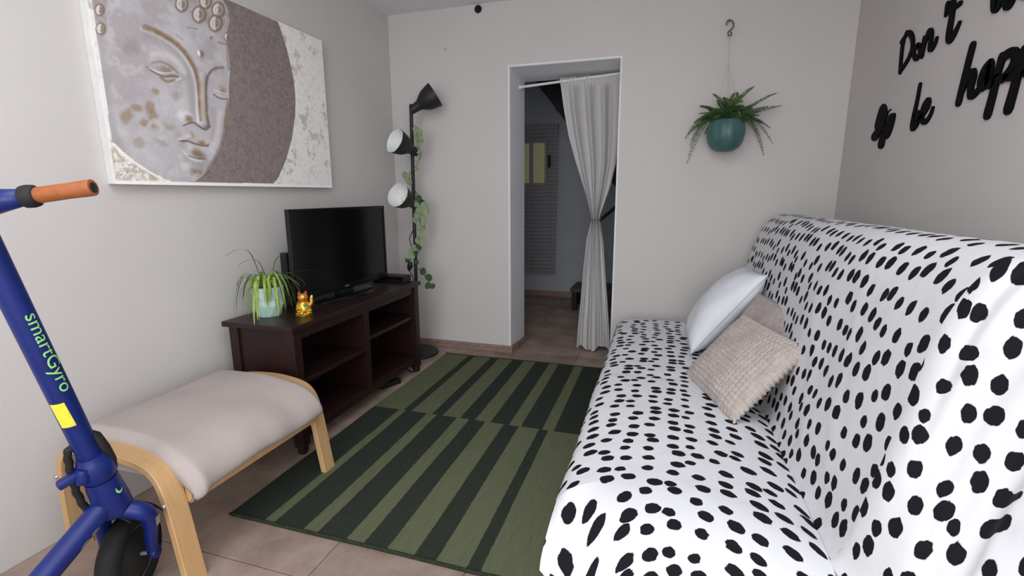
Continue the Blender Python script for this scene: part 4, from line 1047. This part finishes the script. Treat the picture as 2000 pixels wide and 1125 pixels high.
paint(face, (157, 153, 157)); paint(face * sst(NZ1, .40, .62), (142, 137, 140), .8); paint(face * sst(NZ2, .52, .70), (170, 166, 166), .5); paint(face * sst(NZ3, .55, .72), (150, 144, 142), .4)
paint(line([(255, 790), (330, 860), (430, 930), (540, 990), (620, 1012)], 13, 10, .4), (206, 203, 200), .9)
fm = face.astype(float)
BR = (118, 96, 72); DK = (84, 70, 60); HI = (186, 183, 184)
# soft modelling printed on the statue
paint(fm * line([(150, 0), (175, 180), (205, 430), (240, 700), (330, 850)], 70, 60, .9), (133, 128, 127), .55)
paint(fm * blob(600, 250, 150, 120, 30, .3), HI, .35); paint(fm * blob(640, 560, 90, 130, 0, .3), (172, 169, 171), .45)
paint(fm * blob(420, 860, 150, 70, 30, .3), (168, 165, 170), .5); paint(fm * blob(350, 260, 70, 60, 0, .7), (124, 115, 110), .55); paint(fm * blob(340, 385, 50, 30, 0, .8), (128, 118, 110), .5)
paint(fm * blob(500, 470, 130, 70, 15, .4), (160, 157, 160), .5)
paint(fm * line([(440, 195), (540, 235), (610, 300), (655, 370), (680, 450), (690, 560), (690, 640)], 60, 44, .95), (132, 127, 130), .6)
paint(fm * line([(470, 300), (540, 300), (610, 345), (645, 400)], 40, 30, .9), (178, 174, 176), .6)
paint(fm * blob(560, 560, 110, 90, 20, .4), (172, 169, 173), .5); paint(fm * blob(830, 440, 50, 50, 0, .3), (166, 162, 165), .5)
paint(fm * line([(610, 740), (640, 800), (660, 880)], 40, 40, .95), (134, 128, 130), .5); paint(fm * blob(720, 905, 60, 22, 10, .3), (128, 121, 118), .6)
paint(fm * line([(800, 600), (812, 680), (800, 760)], 34, 30, .95), (136, 129, 130), .5)
# brow line running into the nose
br = [(430, 150), (470, 165), (520, 188), (575, 222), (630, 268), (675, 325), (705, 385), (722, 450), (728, 530), (730, 600), (735, 660)]
paint(fm * line([(x - 16, y + 6) for x, y in br], 26, 16, .9), HI, .55)
paint(fm * line(br, 34, 18, .7) * (.55 + .8 * NZ3), (116, 96, 72), 1); hgt -= fm * line(br, 22, 12, .9) * .0035
nb = [(858, 372), (825, 374), (795, 392), (773, 430), (764, 490), (764, 560), (768, 630), (780, 690)]
paint(fm * line(nb, 18, 20, .8) * (.6 + .7 * NZ3), (108, 96, 82), .95); hgt -= fm * line(nb, 14, 14, .9) * .003
paint(fm * line([(745, 470), (747, 560), (750, 650)], 24, 34, .8), (150, 140, 126), .6); hgt += fm * line([(745, 420), (747, 560), (752, 670)], 36, 52, 1) * .010
paint(fm * blob(655, 640, 62, 42, 20, .2), HI, .75); hgt += fm * blob(660, 645, 60, 45, 20, .1) * .006
paint(fm * blob(668, 655, 34, 26, 25, .6), BR, .9); paint(fm * line([(640, 690), (690, 672), (720, 690), (760, 712), (785, 695)], 9, 12, .7), DK, .9); paint(fm * blob(765, 700, 26, 16, 0, .3), (104, 96, 92), .8)
# mark on the brow
paint(fm * blob(738, 297, 20, 26, -20, .3), BR, .95); paint(fm * blob(724, 292, 8, 22, -15, .2), (214, 210, 204), .9); hgt += fm * blob(735, 296, 20, 26, -20, .1) * .003
# far and near eyes
paint(fm * line([(470, 345), (520, 340), (570, 365), (610, 400)], 18, 10, .8) * (.5 + .7 * NZ3), BR, .75); paint(fm * blob(545, 385, 58, 30, 22, .5), (122, 104, 88), .85); hgt += fm * blob(545, 395, 75, 38, 22, .1) * .006
paint(fm * line([(438, 368), (480, 398), (530, 420), (575, 418), (610, 420)], 7, 8, .6), DK, .95); paint(fm * line([(450, 372), (500, 396), (545, 402), (590, 396)], 8, 8, .8), HI, .7)
paint(fm * line([(515, 425), (550, 448), (590, 440)], 16, 12, .8), BR, .85); paint(fm * line([(600, 440), (630, 430)], 12, 8, .8), HI, .7)
paint(fm * blob(855, 500, 44, 34, 25, .6), BR, .85); paint(fm * line([(805, 518), (840, 540), (885, 545)], 8, 8, .6), DK, .85); paint(fm * line([(810, 492), (850, 510), (885, 515)], 7, 7, .8), HI, .6); hgt += fm * blob(855, 510, 45, 30, 20, .1) * .005
# mouth
paint(fm * line([(618, 770), (655, 762), (690, 742), (715, 768), (745, 765), (772, 790)], 20, 14, .8), (168, 160, 156), .7); hgt += fm * line([(630, 770), (690, 752), (770, 790)], 26, 18, 1) * .006
paint(fm * line([(618, 774), (660, 775), (705, 790), (745, 800), (775, 800)], 9, 11, .6), DK, .9); paint(fm * blob(735, 785, 42, 24, 20, .6), BR, .85); paint(fm * blob(690, 745, 16, 26, -20, .5), (136, 112, 86), .75)
paint(fm * blob(715, 842, 58, 28, 28, .5), BR, .95); paint(fm * line([(640, 830), (680, 870), (740, 886)], 14, 12, .8), HI, .6); paint(fm * line([(668, 856), (720, 872), (758, 872)], 7, 9, .6), DK, .7); hgt += fm * blob(705, 838, 70, 34, 25, .1) * .006
paint(fm * blob(705, 945, 62, 26, 0, .7), BR, .8); paint(fm * blob(650, 905, 40, 30, 0, .4), HI, .4); hgt += fm * blob(700, 940, 80, 50, 0, .1) * .005
paint(fm * line([(886, 560), (872, 660), (858, 745), (832, 825), (795, 890), (755, 960)], 22, 12, .8), (112, 100, 92), .75); paint(fm * line([(878, 600), (868, 700)], 16, 14, .7) * NZ3 * 1.6, BR, .8)
paint(fm * line([(840, 620), (822, 740), (790, 830)], 30, 24, 1), HI, .35)
paint(fm * line([(890, 60), (880, 200), (884, 300), (890, 380)], 20, 16, .8), (120, 106, 94), .7)
# patina on the cheek
for (x, y, rx, ry) in ((385, 592, 40, 22), (455, 590, 30, 40), (470, 640, 34, 40), (480, 695, 44, 26), (430, 675, 30, 20), (560, 700, 40, 20), (600, 525, 46, 34), (490, 500, 30, 24), (400, 780, 36, 30), (520, 780, 50, 26), (330, 640, 40, 50)):
    paint(fm * blob(x, y, rx, ry, 15, .9), (126, 107, 84) if y < 700 and x < 500 else (136, 125, 116), .75)
paint(fm * line([(600, 190), (640, 220)], 8, 5, .8), (120, 110, 104), .7); paint(fm * line([(660, 150), (720, 160)], 10, 8, .9) * NZ3 * 1.7, BR, .7); paint(fm * blob(795, 208, 14, 14, 0, .7), DK, .7); paint(fm * line([(835, 232), (880, 245)], 14, 10, .9) * NZ3 * 1.6, (128, 92, 78), .8)
# hair curls
hairm = fm * (inside([(560, -500), (900, -500), (900, 150), (845, 215), (800, 170), (740, 130), (660, 95), (600, 50), (540, 0)]) | inside([(128, -500), (330, -500), (230, -60), (215, 60), (222, 180), (180, 215), (140, 100)]))
paint(hairm, (150, 145, 146), .6); paint(hairm * sst(NZ2, .5, .68), (118, 106, 94), .5)
for (x, y, r) in ((632, 22, 46), (762, 8, 44), (727, 80, 48), (832, 55, 46), (817, 128, 48), (700, -60, 36), (830, -50, 36), (600, -70, 34), (880, 200, 22), (180, 55, 34), (186, 158, 34), (172, -50, 34), (250, -80, 34), (880, -10, 26), (550, -140, 36), (640, -150, 36), (750, -140, 36), (300, -160, 36)):
    d = np.hypot((GX - x) / (r * .82), (GY - y) / r)
    ring_ = (1 - sst(np.abs(d - .85), .10, .30)) * fm; core = (1 - sst(d, .30, .62)) * fm
    paint(ring_, (108, 95, 86), .85); paint((1 - sst(np.abs(d - .62), .08, .26)) * fm * (GX < x), HI, .8); paint(core * (.5 + .8 * NZ3), BR, .9); paint(core * (GX < x - 3) * (np.abs(GX - x + 9) < 6), (206, 200, 190), .6)
    hgt += fm * (1 - sst(d, .2, 1.0)) * .003
hgt += face * .002 + face * (NZ2 - .5) * .002
border = 1 - np.minimum.reduce([sst(YY, CY0, CY0 + .006), sst(CY1 - YY, 0, .004), sst(ZZ, CZ0 + .010, CZ0 + .016), sst(CZ1 - ZZ, 0, .004)])
paint(border, (205, 204, 202), .95)
edge = np.minimum.reduce([sst(YY, CY0, CY0 + .01), sst(CY1 - YY, 0, .01), sst(ZZ, CZ0, CZ0 + .01), sst(CZ1 - ZZ, 0, .01)])
co = np.stack([XC - org(cv).x + .0006 + np.maximum(hgt, -.0005) * edge * .55, YY - org(cv).y, ZZ - org(cv).z], -1).reshape(-1, 3)
idx = np.arange(nY * nZ).reshape(nY, nZ); F4 = np.stack([idx[:-1, :-1], idx[1:, :-1], idx[1:, 1:], idx[:-1, 1:]], -1).reshape(-1, 4)
me = bpy.data.meshes.new('printed_face'); me.from_pydata(co.tolist(), [], F4.tolist())
ca = me.color_attributes.new('print', 'FLOAT_COLOR', 'POINT'); ca.data.foreach_set('color', np.concatenate([col.reshape(-1, 3), np.ones((nY * nZ, 1))], 1).astype(np.float32).ravel())
mp = bpy.data.materials.new('canvas_print'); mp.use_nodes = True; nt = mp.node_tree; bb = nt.nodes['Principled BSDF']; an = N(nt, 'ShaderNodeAttribute'); an.attribute_name = 'print'
nt.links.new(an.outputs['Color'], bb.inputs['Base Color']); bb.inputs['Roughness'].default_value = .85; bb.inputs['Specular IOR Level'].default_value = .15
obj('printed_face', me, mp, cv, smooth='all')

# ================================================================== CURTAIN
YC = 3.43
cur = thing('curtain', (-.5, YC, 0), 'white sheer curtain tied at the waist, hanging in the doorway', 'curtain')
rod = thing('curtain_rod', (-.64, YC, 1.88), 'white tension rod across the top of the doorway', 'curtain rod')
rl_, rr_ = at(1024, 170, 1, YC), Vector((EX1, YC, 1.925)); rl_.x = -1.0
bm = B(); tube(bm, [rl_, rr_], .0085, 14); obj('rod', bm, M_white, rod, smooth=True)
for p, s in ((rl_ + Vector((.002, 0, 0)), 1), (rr_ - Vector((.002, 0, 0)), -1)):
    bm = B(); lathe(bm, [(.016, 0), (.016, .008), (.012, .016), (.010, .022)], axis_mat(p + Vector((s * .001, 0, 0)), (s, 0, 0)), 16); obj('end_cap', bm, M_white, rod, smooth=True)
# outline of the cloth in the curtain's plane: left and right edge by height
ce = [(1093, 156, 1212, 148), (1095, 168, 1212, 160), (1101, 215, 1211, 205), (1110, 265, 1209, 260), (1122, 310, 1203, 320), (1134, 350, 1192, 365), (1146, 390, 1180, 400), (1153, 420, 1172, 422), (1154, 428, 1172, 430), (1153, 436, 1173, 438), (1145, 470, 1179, 472), (1139, 530, 1183, 532), (1134, 590, 1187, 590), (1129, 640, 1190, 640), (1127, 676, 1192, 676)]
rows = []
for (xa, ya, xb, yb) in ce:
    a, b_ = at(xa, ya, 1, YC), at(xb, yb, 1, YC); rows.append((a, b_))
zr = [(a.z + b_.z) / 2 for a, b_ in rows]; zr[-1] = .035
def cu_f(u, v):
    s = v * (len(rows) - 1); i = min(int(s), len(rows) - 2); k = s - i; k = k * k * (3 - 2 * k) if i in (7,) else k
    a0, b0, a1, b1 = rows[i][0], rows[i][1], rows[i + 1][0], rows[i + 1][1]
    xl, xr = a0.x + (a1.x - a0.x) * k, b0.x + (b1.x - b0.x) * k; za, zb_ = a0.z + (a1.z - a0.z) * k, b0.z + (b1.z - b0.z) * k
    W_ = xr - xl; x = xl + W_ * u; z = za + (zb_ - za) * u
    sl = min(1, W_ / .3)
    amp = .006 + .010 * (1 - sl) + .010 * sm(v, .02, .15)
    y = YC + amp * math.sin(u * 2 * PI * 3.4 + .9 * math.sin(v * 4) + 3 * u * u) + .35 * amp * math.sin(u * 2 * PI * 7.3 + 2 + 1.5 * v) - (.035 * math.sin(PI * u) * (1 - sl))
    if v < .075: y += .0045 * math.sin(u * 2 * PI * 24 + 3 * math.sin(u * 9))
    if v < .02: z += .008 * math.sin(u * 2 * PI * 31) * (1 - v / .02) + .010
    if v > .93: z += (.022 * math.sin(u * PI * 3.2 + .4) - .018) * (v - .93) / .07
    return Vector((x, y, max(z, .012)))
nu, nv = 150, 110
bm = B(); grid(bm, nu, nv, cu_f); o = obj('curtain_cloth', bm, M_curtain, cur, smooth='all')
at_ = o.data.attributes.new('sheer', 'FLOAT', 'POINT'); sh = []
for i in range(nu):
    for j in range(nv):
        u, v = i / (nu - 1), j / (nv - 1); W_ = 1 - sm(v, .25, .50)
        hem = max(1 - sm(u, .035, .06), 1 - sm(v, .065, .08))
        sh.append(.28 * W_ * (1 - hem) * (.55 + .45 * math.cos(u * 2 * PI * 3.4 + .9 * math.sin(v * 4) + 3 * u * u)))
at_.data.foreach_set('value', sh)
bm = B(); ct = (rows[8][0] + rows[8][1]) / 2; wr = (rows[8][1].x - rows[8][0].x) / 2
tube(bm, [ct + Vector((wr * 1.12 * math.cos(2 * PI * k / 24), -.012 + .050 * math.sin(2 * PI * k / 24), .003 * math.cos(2 * PI * k / 24))) for k in range(25)], .006, 8, cap=False); obj('tie_cord', bm, M_tie, cur, smooth='all')

# ================================================================== HANGING FERN
YP = 3.135
pc_ = at(1417, 262, 1, YP)
hp = thing('hanging_fern', tuple(pc_), 'fern in a teal ribbed pot hanging by strings against the back wall', 'plant')
R0 = .103
bm = B()
prof = [(.012, -.100), (.050, -.094), (.078, -.075), (.095, -.045), (.1025, -.010), (.103, .020), (.099, .050), (.091, .072), (.085, .078), (.083, .070), (.080, .045), (0, .045)]
n = 60; rings = []
for (r, z) in prof:
    rings.append([bm.verts.new(pc_ + Vector((r * (1 - .035 * abs(math.cos(6 * 2 * PI * k / n)) ** 8) * math.cos(2 * PI * k / n), r * (1 - .035 * abs(math.cos(6 * 2 * PI * k / n)) ** 8) * math.sin(2 * PI * k / n), z))) for k in range(n)])
for a, b_ in zip(rings, rings[1:]):
    for k in range(n): bm.faces.new((a[k], a[(k + 1) % n], b_[(k + 1) % n], b_[k]))
bm.faces.new(rings[0][::-1]); bmesh.ops.remove_doubles(bm, verts=bm.verts, dist=1e-6)
obj('ribbed_pot', bm, M_teal, hp, smooth='all')
bm = B(); lathe(bm, [(.079, 0), (.04, .008), (0, .01)], Matrix.Translation(pc_ + Vector((0, 0, .05))), 24, cap=False); obj('soil', bm, M_soil, hp)
hk = [at(x, y, 1, YP + .06) for x, y in ((1419, 49), (1420, 42), (1425, 39), (1431, 42), (1433, 49), (1430, 56), (1424, 61), (1422, 66), (1425, 70), (1429, 67), (1427, 62))]
bm = B(); tube(bm, smooth_pts(hk, 5), .0042, 10); tube(bm, [at(1426, 40, 1, YP + .06), at(1426, 37, 1, YP + .06) + Vector((0, .052, 0))], .003, 8); obj('hook', bm, M_hook, hp, smooth='all')
top = at(1425, 68, 1, YP + .06); kn = at(1423, 125, 1, YP + .03)
bm = B(); tube(bm, [top, kn], .0016, 6); obj('string', bm, M_string, hp)
for a in (80, 200, 320):
    e = pc_ + Vector((.088 * math.cos(math.radians(a)), .088 * math.sin(math.radians(a)), .072)); bm = B(); tube(bm, [kn, e], .0012, 6); obj('string', bm, M_string, hp)
rf_ = random.Random(4)
def frond(tip, lift, wl, m):
    tip = Vector(tip); b0 = pc_ + Vector((rf_.uniform(-.045, .045), rf_.uniform(-.04, .02), .055))
    mid = b0.lerp(tip, .48); mid.z = (b0.z + (tip.z - b0.z) * .62 + lift) if tip.z > b0.z + .03 else max(b0.z, tip.z) + lift * 1.5
    P_ = smooth_pts([b0, b0.lerp(mid, .55) + Vector((0, 0, .15 * (mid.z - b0.z))), mid, mid.lerp(tip, .55) + Vector((0, 0, .12 * abs(mid.z - tip.z))), tip], 7)
    bm = B(); tube(bm, P_, [.0016 * (1 - i / len(P_)) + .0006 for i in range(len(P_))], 4); n_ = len(P_)
    for i in range(3, n_ - 1):
        t = i / (n_ - 1); d = (P_[i + 1] - P_[i - 1]).normalized(); s = d.cross(Vector((0, -.6, .8))); s = s.normalized() if s.length > .05 else Vector((1, 0, 0)); up = s.cross(d)
        L_ = wl * 1.25 * min(1, .4 + 2 * t) * (1 - t ** 3) ** .8
        for hh in (0, .5) if i % 2 else (.25,):
            p = P_[i].lerp(P_[i + 1], hh)
            for sg in (-1, 1):
                e = p + s * sg * L_ + d * L_ * .35 - up * L_ * .12 + Vector((0, 0, rf_.uniform(-.003, .003))); q1 = p + s * sg * L_ * .45 + d * (L_ * .17 + .0027); q2 = p + s * sg * L_ * .5 + d * (L_ * .17 - .0027)
                vs = [bm.verts.new(v) for v in (p, q1, e, q2)]; bm.faces.new(vs)
    for v in bm.verts:
        if v.co.y > YB - .006: v.co.y = YB - .006
    obj('frond', bm, m, hp)
tips = [(1475, 168, .03), (1519, 181, .02), (1527, 206, .015), (1500, 208, .01), (1510, 281, .05), (1492, 304, .04), (1505, 250, .04), (1490, 240, .03), (1341, 321, .03), (1338, 271, .05), (1347, 285, .06), (1344, 262, .05), (1362, 250, .04), (1391, 183, .02), (1400, 196, .02), (1386, 212, .03), (1372, 228, .03), (1412, 190, .03), (1440, 180, .03), (1455, 185, .03), (1470, 215, .03), (1484, 225, .03), (1480, 262, .04), (1376, 262, .04), (1355, 240, .04), (1430, 205, .02), (1396, 232, .03), (1405, 225, .02), (1445, 215, .02), (1460, 235, .03)]
for i, (x, y, l) in enumerate(tips):
    t = at(x, y, 1, YP + rf_.uniform(-.09, .05) + (.05 if y > 285 else 0)); frond(t, l * .6, rf_.uniform(.018, .025), (M_fern, M_fern2)[i % 2])
for k in range(26):
    a = rf_.uniform(PI, 2 * PI) if k % 3 else rf_.uniform(0, PI); L_ = rf_.uniform(.07, .17)
    t = pc_ + Vector((L_ * 1.1 * math.cos(a), max(-.2, min(.09, L_ * math.sin(a))), rf_.uniform(.03, .17))); frond(t, rf_.uniform(.015, .05), rf_.uniform(.014, .021), (M_fern, M_fern2)[k % 2])

# ================================================================== WALL LETTERING
def ribbon(bm, pts, w, x1=XR - .0004, th=.007):
    """one pen stroke cut from sheet: rounded ribbon lying on the right wall; pts in photo pixels; w = pen width in metres"""
    P_ = []
    for p in pts: P_.append(at(p[0], p[1], 0, XR - .004))
    P_ = smooth_pts(P_, 6) if len(P_) > 2 else [P_[0].lerp(P_[1], i / 6) for i in range(7)]
    ws = w if isinstance(w, (list, tuple)) else (w, w); nP = len(P_); L_, R_ = [], []
    for i, p in enumerate(P_):
        d = P_[min(i + 1, nP - 1)] - P_[max(i - 1, 0)]; d.x = 0; d.normalize(); nn = Vector((0, -d.z, d.y)); t = i / (nP - 1); h = (ws[0] + (ws[-1] - ws[0]) * t) / 2 if len(ws) == 2 else (ws[0] + (ws[1] - ws[0]) * min(1, t * 2) + (ws[2] - ws[1]) * max(0, t * 2 - 1)) / 2
        L_.append(p + nn * h); R_.append(p - nn * h)
        if i == 0: d0, h0 = d.copy(), h
        if i == nP - 1: d1_, h1 = d.copy(), h
    def capp(c, d, h, sgn): return [c + d * (sgn * h * math.sin(a)) + Vector((0, -d.z, d.y)) * (h * math.cos(a)) for a in (PI * .25, PI * .5, PI * .75)]
    cs = capp(P_[0], d0, h0, -1); ce_ = capp(P_[-1], d1_, h1, 1)
    loop = L_ + ce_ + R_[::-1] + cs[::-1]
    f = [bm.verts.new((x1 - th, p.y, p.z)) for p in loop]; b_ = [bm.verts.new((x1, p.y, p.z)) for p in loop]; n_ = len(loop)
    for k in range(n_): bm.faces.new((f[k], f[(k + 1) % n_], b_[(k + 1) % n_], b_[k]))
    fl_, fr_ = f[:nP], f[nP + 3:2 * nP + 3][::-1]
    for i in range(nP - 1): bm.faces.new((fl_[i], fl_[i + 1], fr_[i + 1], fr_[i]))
    bm.faces.new([fl_[-1]] + f[nP:nP + 3] + [fr_[-1]]); bm.faces.new([fr_[0]] + f[2 * nP + 3:] + [fl_[0]])
    return bm
Z6 = lambda pts: [(1640 + x * .27565, y * .27556) for x, y in pts]
def word(name, label, letters):
    pts = [p for ss in letters.values() for (ps, w) in ss for p in Z6(ps)]
    c = at(sum(p[0] for p in pts) / len(pts), sum(p[1] for p in pts) / len(pts), 0, XR)
    r = thing(name, tuple(c), label, 'wall lettering', 'black wall lettering')
    for nm, ss in letters.items():
        for ps, w in ss: pass
        bm = B()
        for i, (ps, w) in enumerate(ss): ribbon(bm, Z6(ps), w, th=.007 + .0004 * i)
        o = obj('letter', bm, M_letter, r); bmesh_fix(o)
def bmesh_fix(o):
    b = bmesh.new(); b.from_mesh(o.data); bmesh.ops.recalc_face_normals(b, faces=b.faces); b.to_mesh(o.data); b.free()
word('wall_lettering', 'black cut-out script word Don on the right wall, upper left of the quote', {
    'D': [([(428, 512), (434, 430), (443, 340), (452, 290)], (.020, .024)), ([(438, 298), (465, 258), (478, 232), (505, 245), (518, 290), (514, 345), (490, 410), (460, 462), (430, 505)], (.018, .024, .018))],
    'o': [([(556, 318), (532, 345), (526, 388), (540, 415), (558, 400), (568, 355), (556, 320), (585, 330)], (.020, .020, .014))],
    'n': [([(600, 268), (590, 330), (582, 395)], (.018, .024)), ([(584, 390), (606, 300), (632, 225), (650, 235), (646, 290), (640, 340), (655, 345), (678, 305), (688, 270)], (.018, .026, .014))]})
word('wall_lettering', 'black cut-out apostrophe and letter t, right of the word Don', {
    'apostrophe': [([(766, 30), (760, 65), (752, 108)], (.024, .014))],
    't': [([(818, -70), (806, 20), (792, 130), (776, 230), (778, 278), (800, 262), (830, 205), (850, 160)], (.024, .034, .014)), ([(776, 92), (815, 55), (856, 22)], (.014, .018))]})
word('wall_lettering', 'black cut-out script word worry, only its lower ends showing at the top edge', {
    'w': [([(1105, -110), (1098, -20), (1103, 48), (1130, 20), (1165, -60), (1185, -100)], (.026, .036, .018)), ([(1185, -100), (1180, -20), (1195, 28), (1222, 0), (1250, -70)], (.026, .036, .016))],
    'o': [([(1330, -120), (1300, -90), (1295, -50), (1320, -40), (1345, -75), (1330, -118)], (.024, .024))]})
word('wall_lettering', 'black cut-out script word be, beside the butterfly', {
    'b': [([(570, 600), (552, 700), (530, 800), (515, 880), (520, 905), (545, 880), (560, 830), (556, 800), (535, 815)], (.018, .028, .020))],
    'e': [([(560, 850), (600, 800), (632, 740), (625, 712), (598, 750), (582, 815), (590, 860), (615, 858), (645, 810), (660, 765)], (.018, .026, .014))]})
word('wall_lettering', 'black cut-out script word happy, the largest one, cut off by the right edge', {
    'h': [([(942, 325), (915, 430), (880, 570), (842, 725)], (.030, .030)), ([(868, 650), (905, 565), (940, 512), (948, 545), (930, 620), (928, 675), (955, 668), (990, 630)], (.022, .030, .020))],
    'a': [([(1068, 440), (1030, 485), (1000, 560), (1000, 620), (1030, 600), (1062, 530), (1072, 450), (1055, 530), (1055, 600), (1085, 590), (1120, 540)], (.022, .028, .022))],
    'p': [([(1150, 400), (1120, 520), (1085, 670), (1048, 810)], (.026, .034)), ([(1128, 500), (1160, 410), (1215, 372), (1245, 385), (1240, 440), (1200, 510), (1150, 560), (1120, 565)], (.024, .032, .022))],
    'p2': [([(1310, 350), (1280, 450), (1240, 610), (1195, 770)], (.026, .036)), ([(1180, 550), (1240, 540), (1290, 510), (1330, 440), (1390, 330), (1420, 330), (1415, 400), (1370, 480), (1310, 520)], (.022, .032, .022))],
    'y': [([(1470, 280), (1445, 390), (1470, 430), (1530, 350), (1570, 240)], (.026, .032, .022)), ([(1570, 240), (1540, 400), (1500, 560), (1440, 680), (1400, 640)], (.024, .034, .020))]})
Zb = lambda x, y: (1640 + x * .27565, y * .27556)
bc = at(*Zb(310, 890), 0, XR)
bt = thing('wall_butterfly', tuple(bc), 'black cut-out butterfly ornament on the right wall, left of the word be', 'wall ornament')
def plate(name, pts, th):
    P_ = [at(*Zb(x, y), 0, XR - .004) for x, y in pts]; P_ = smooth_pts(P_ + [P_[0]], 4)[:-1]; bm = B()
    f = [bm.verts.new((XR - .0004 - th, p.y, p.z)) for p in P_]; b_ = [bm.verts.new((XR - .0004, p.y, p.z)) for p in P_]; n_ = len(P_)
    c = bm.verts.new((XR - .0004 - th, sum(p.y for p in P_) / n_, sum(p.z for p in P_) / n_))
    for k in range(n_): bm.faces.new((f[k], f[(k + 1) % n_], b_[(k + 1) % n_], b_[k])); bm.faces.new((c, f[(k + 1) % n_], f[k]))
    bmesh.ops.recalc_face_normals(bm, faces=bm.faces); obj(name, bm, M_letter, bt)
plate('upper_wing', [(308, 735), (285, 765), (262, 840), (250, 900), (262, 930), (295, 915), (325, 870), (335, 790), (325, 745)], .006)
plate('lower_wing', [(262, 915), (240, 940), (226, 970), (236, 998), (262, 990), (285, 950), (300, 915)], .0064)
plate('upper_wing', [(340, 860), (352, 815), (385, 800), (392, 825), (375, 900), (350, 965), (322, 985), (315, 920)], .0062)
plate('lower_wing', [(290, 960), (276, 1010), (275, 1045), (292, 1055), (310, 1035), (320, 985), (322, 940)], .0066)
bm = B(); ribbon(bm, [Zb(338, 800), Zb(318, 880), Zb(300, 950)], .010, th=.008); obj('body', bm, M_letter, bt)
bm = B(); ribbon(bm, [Zb(338, 805), Zb(350, 785), Zb(362, 775)], .004, th=.006); obj('antenna', bm, M_letter, bt)
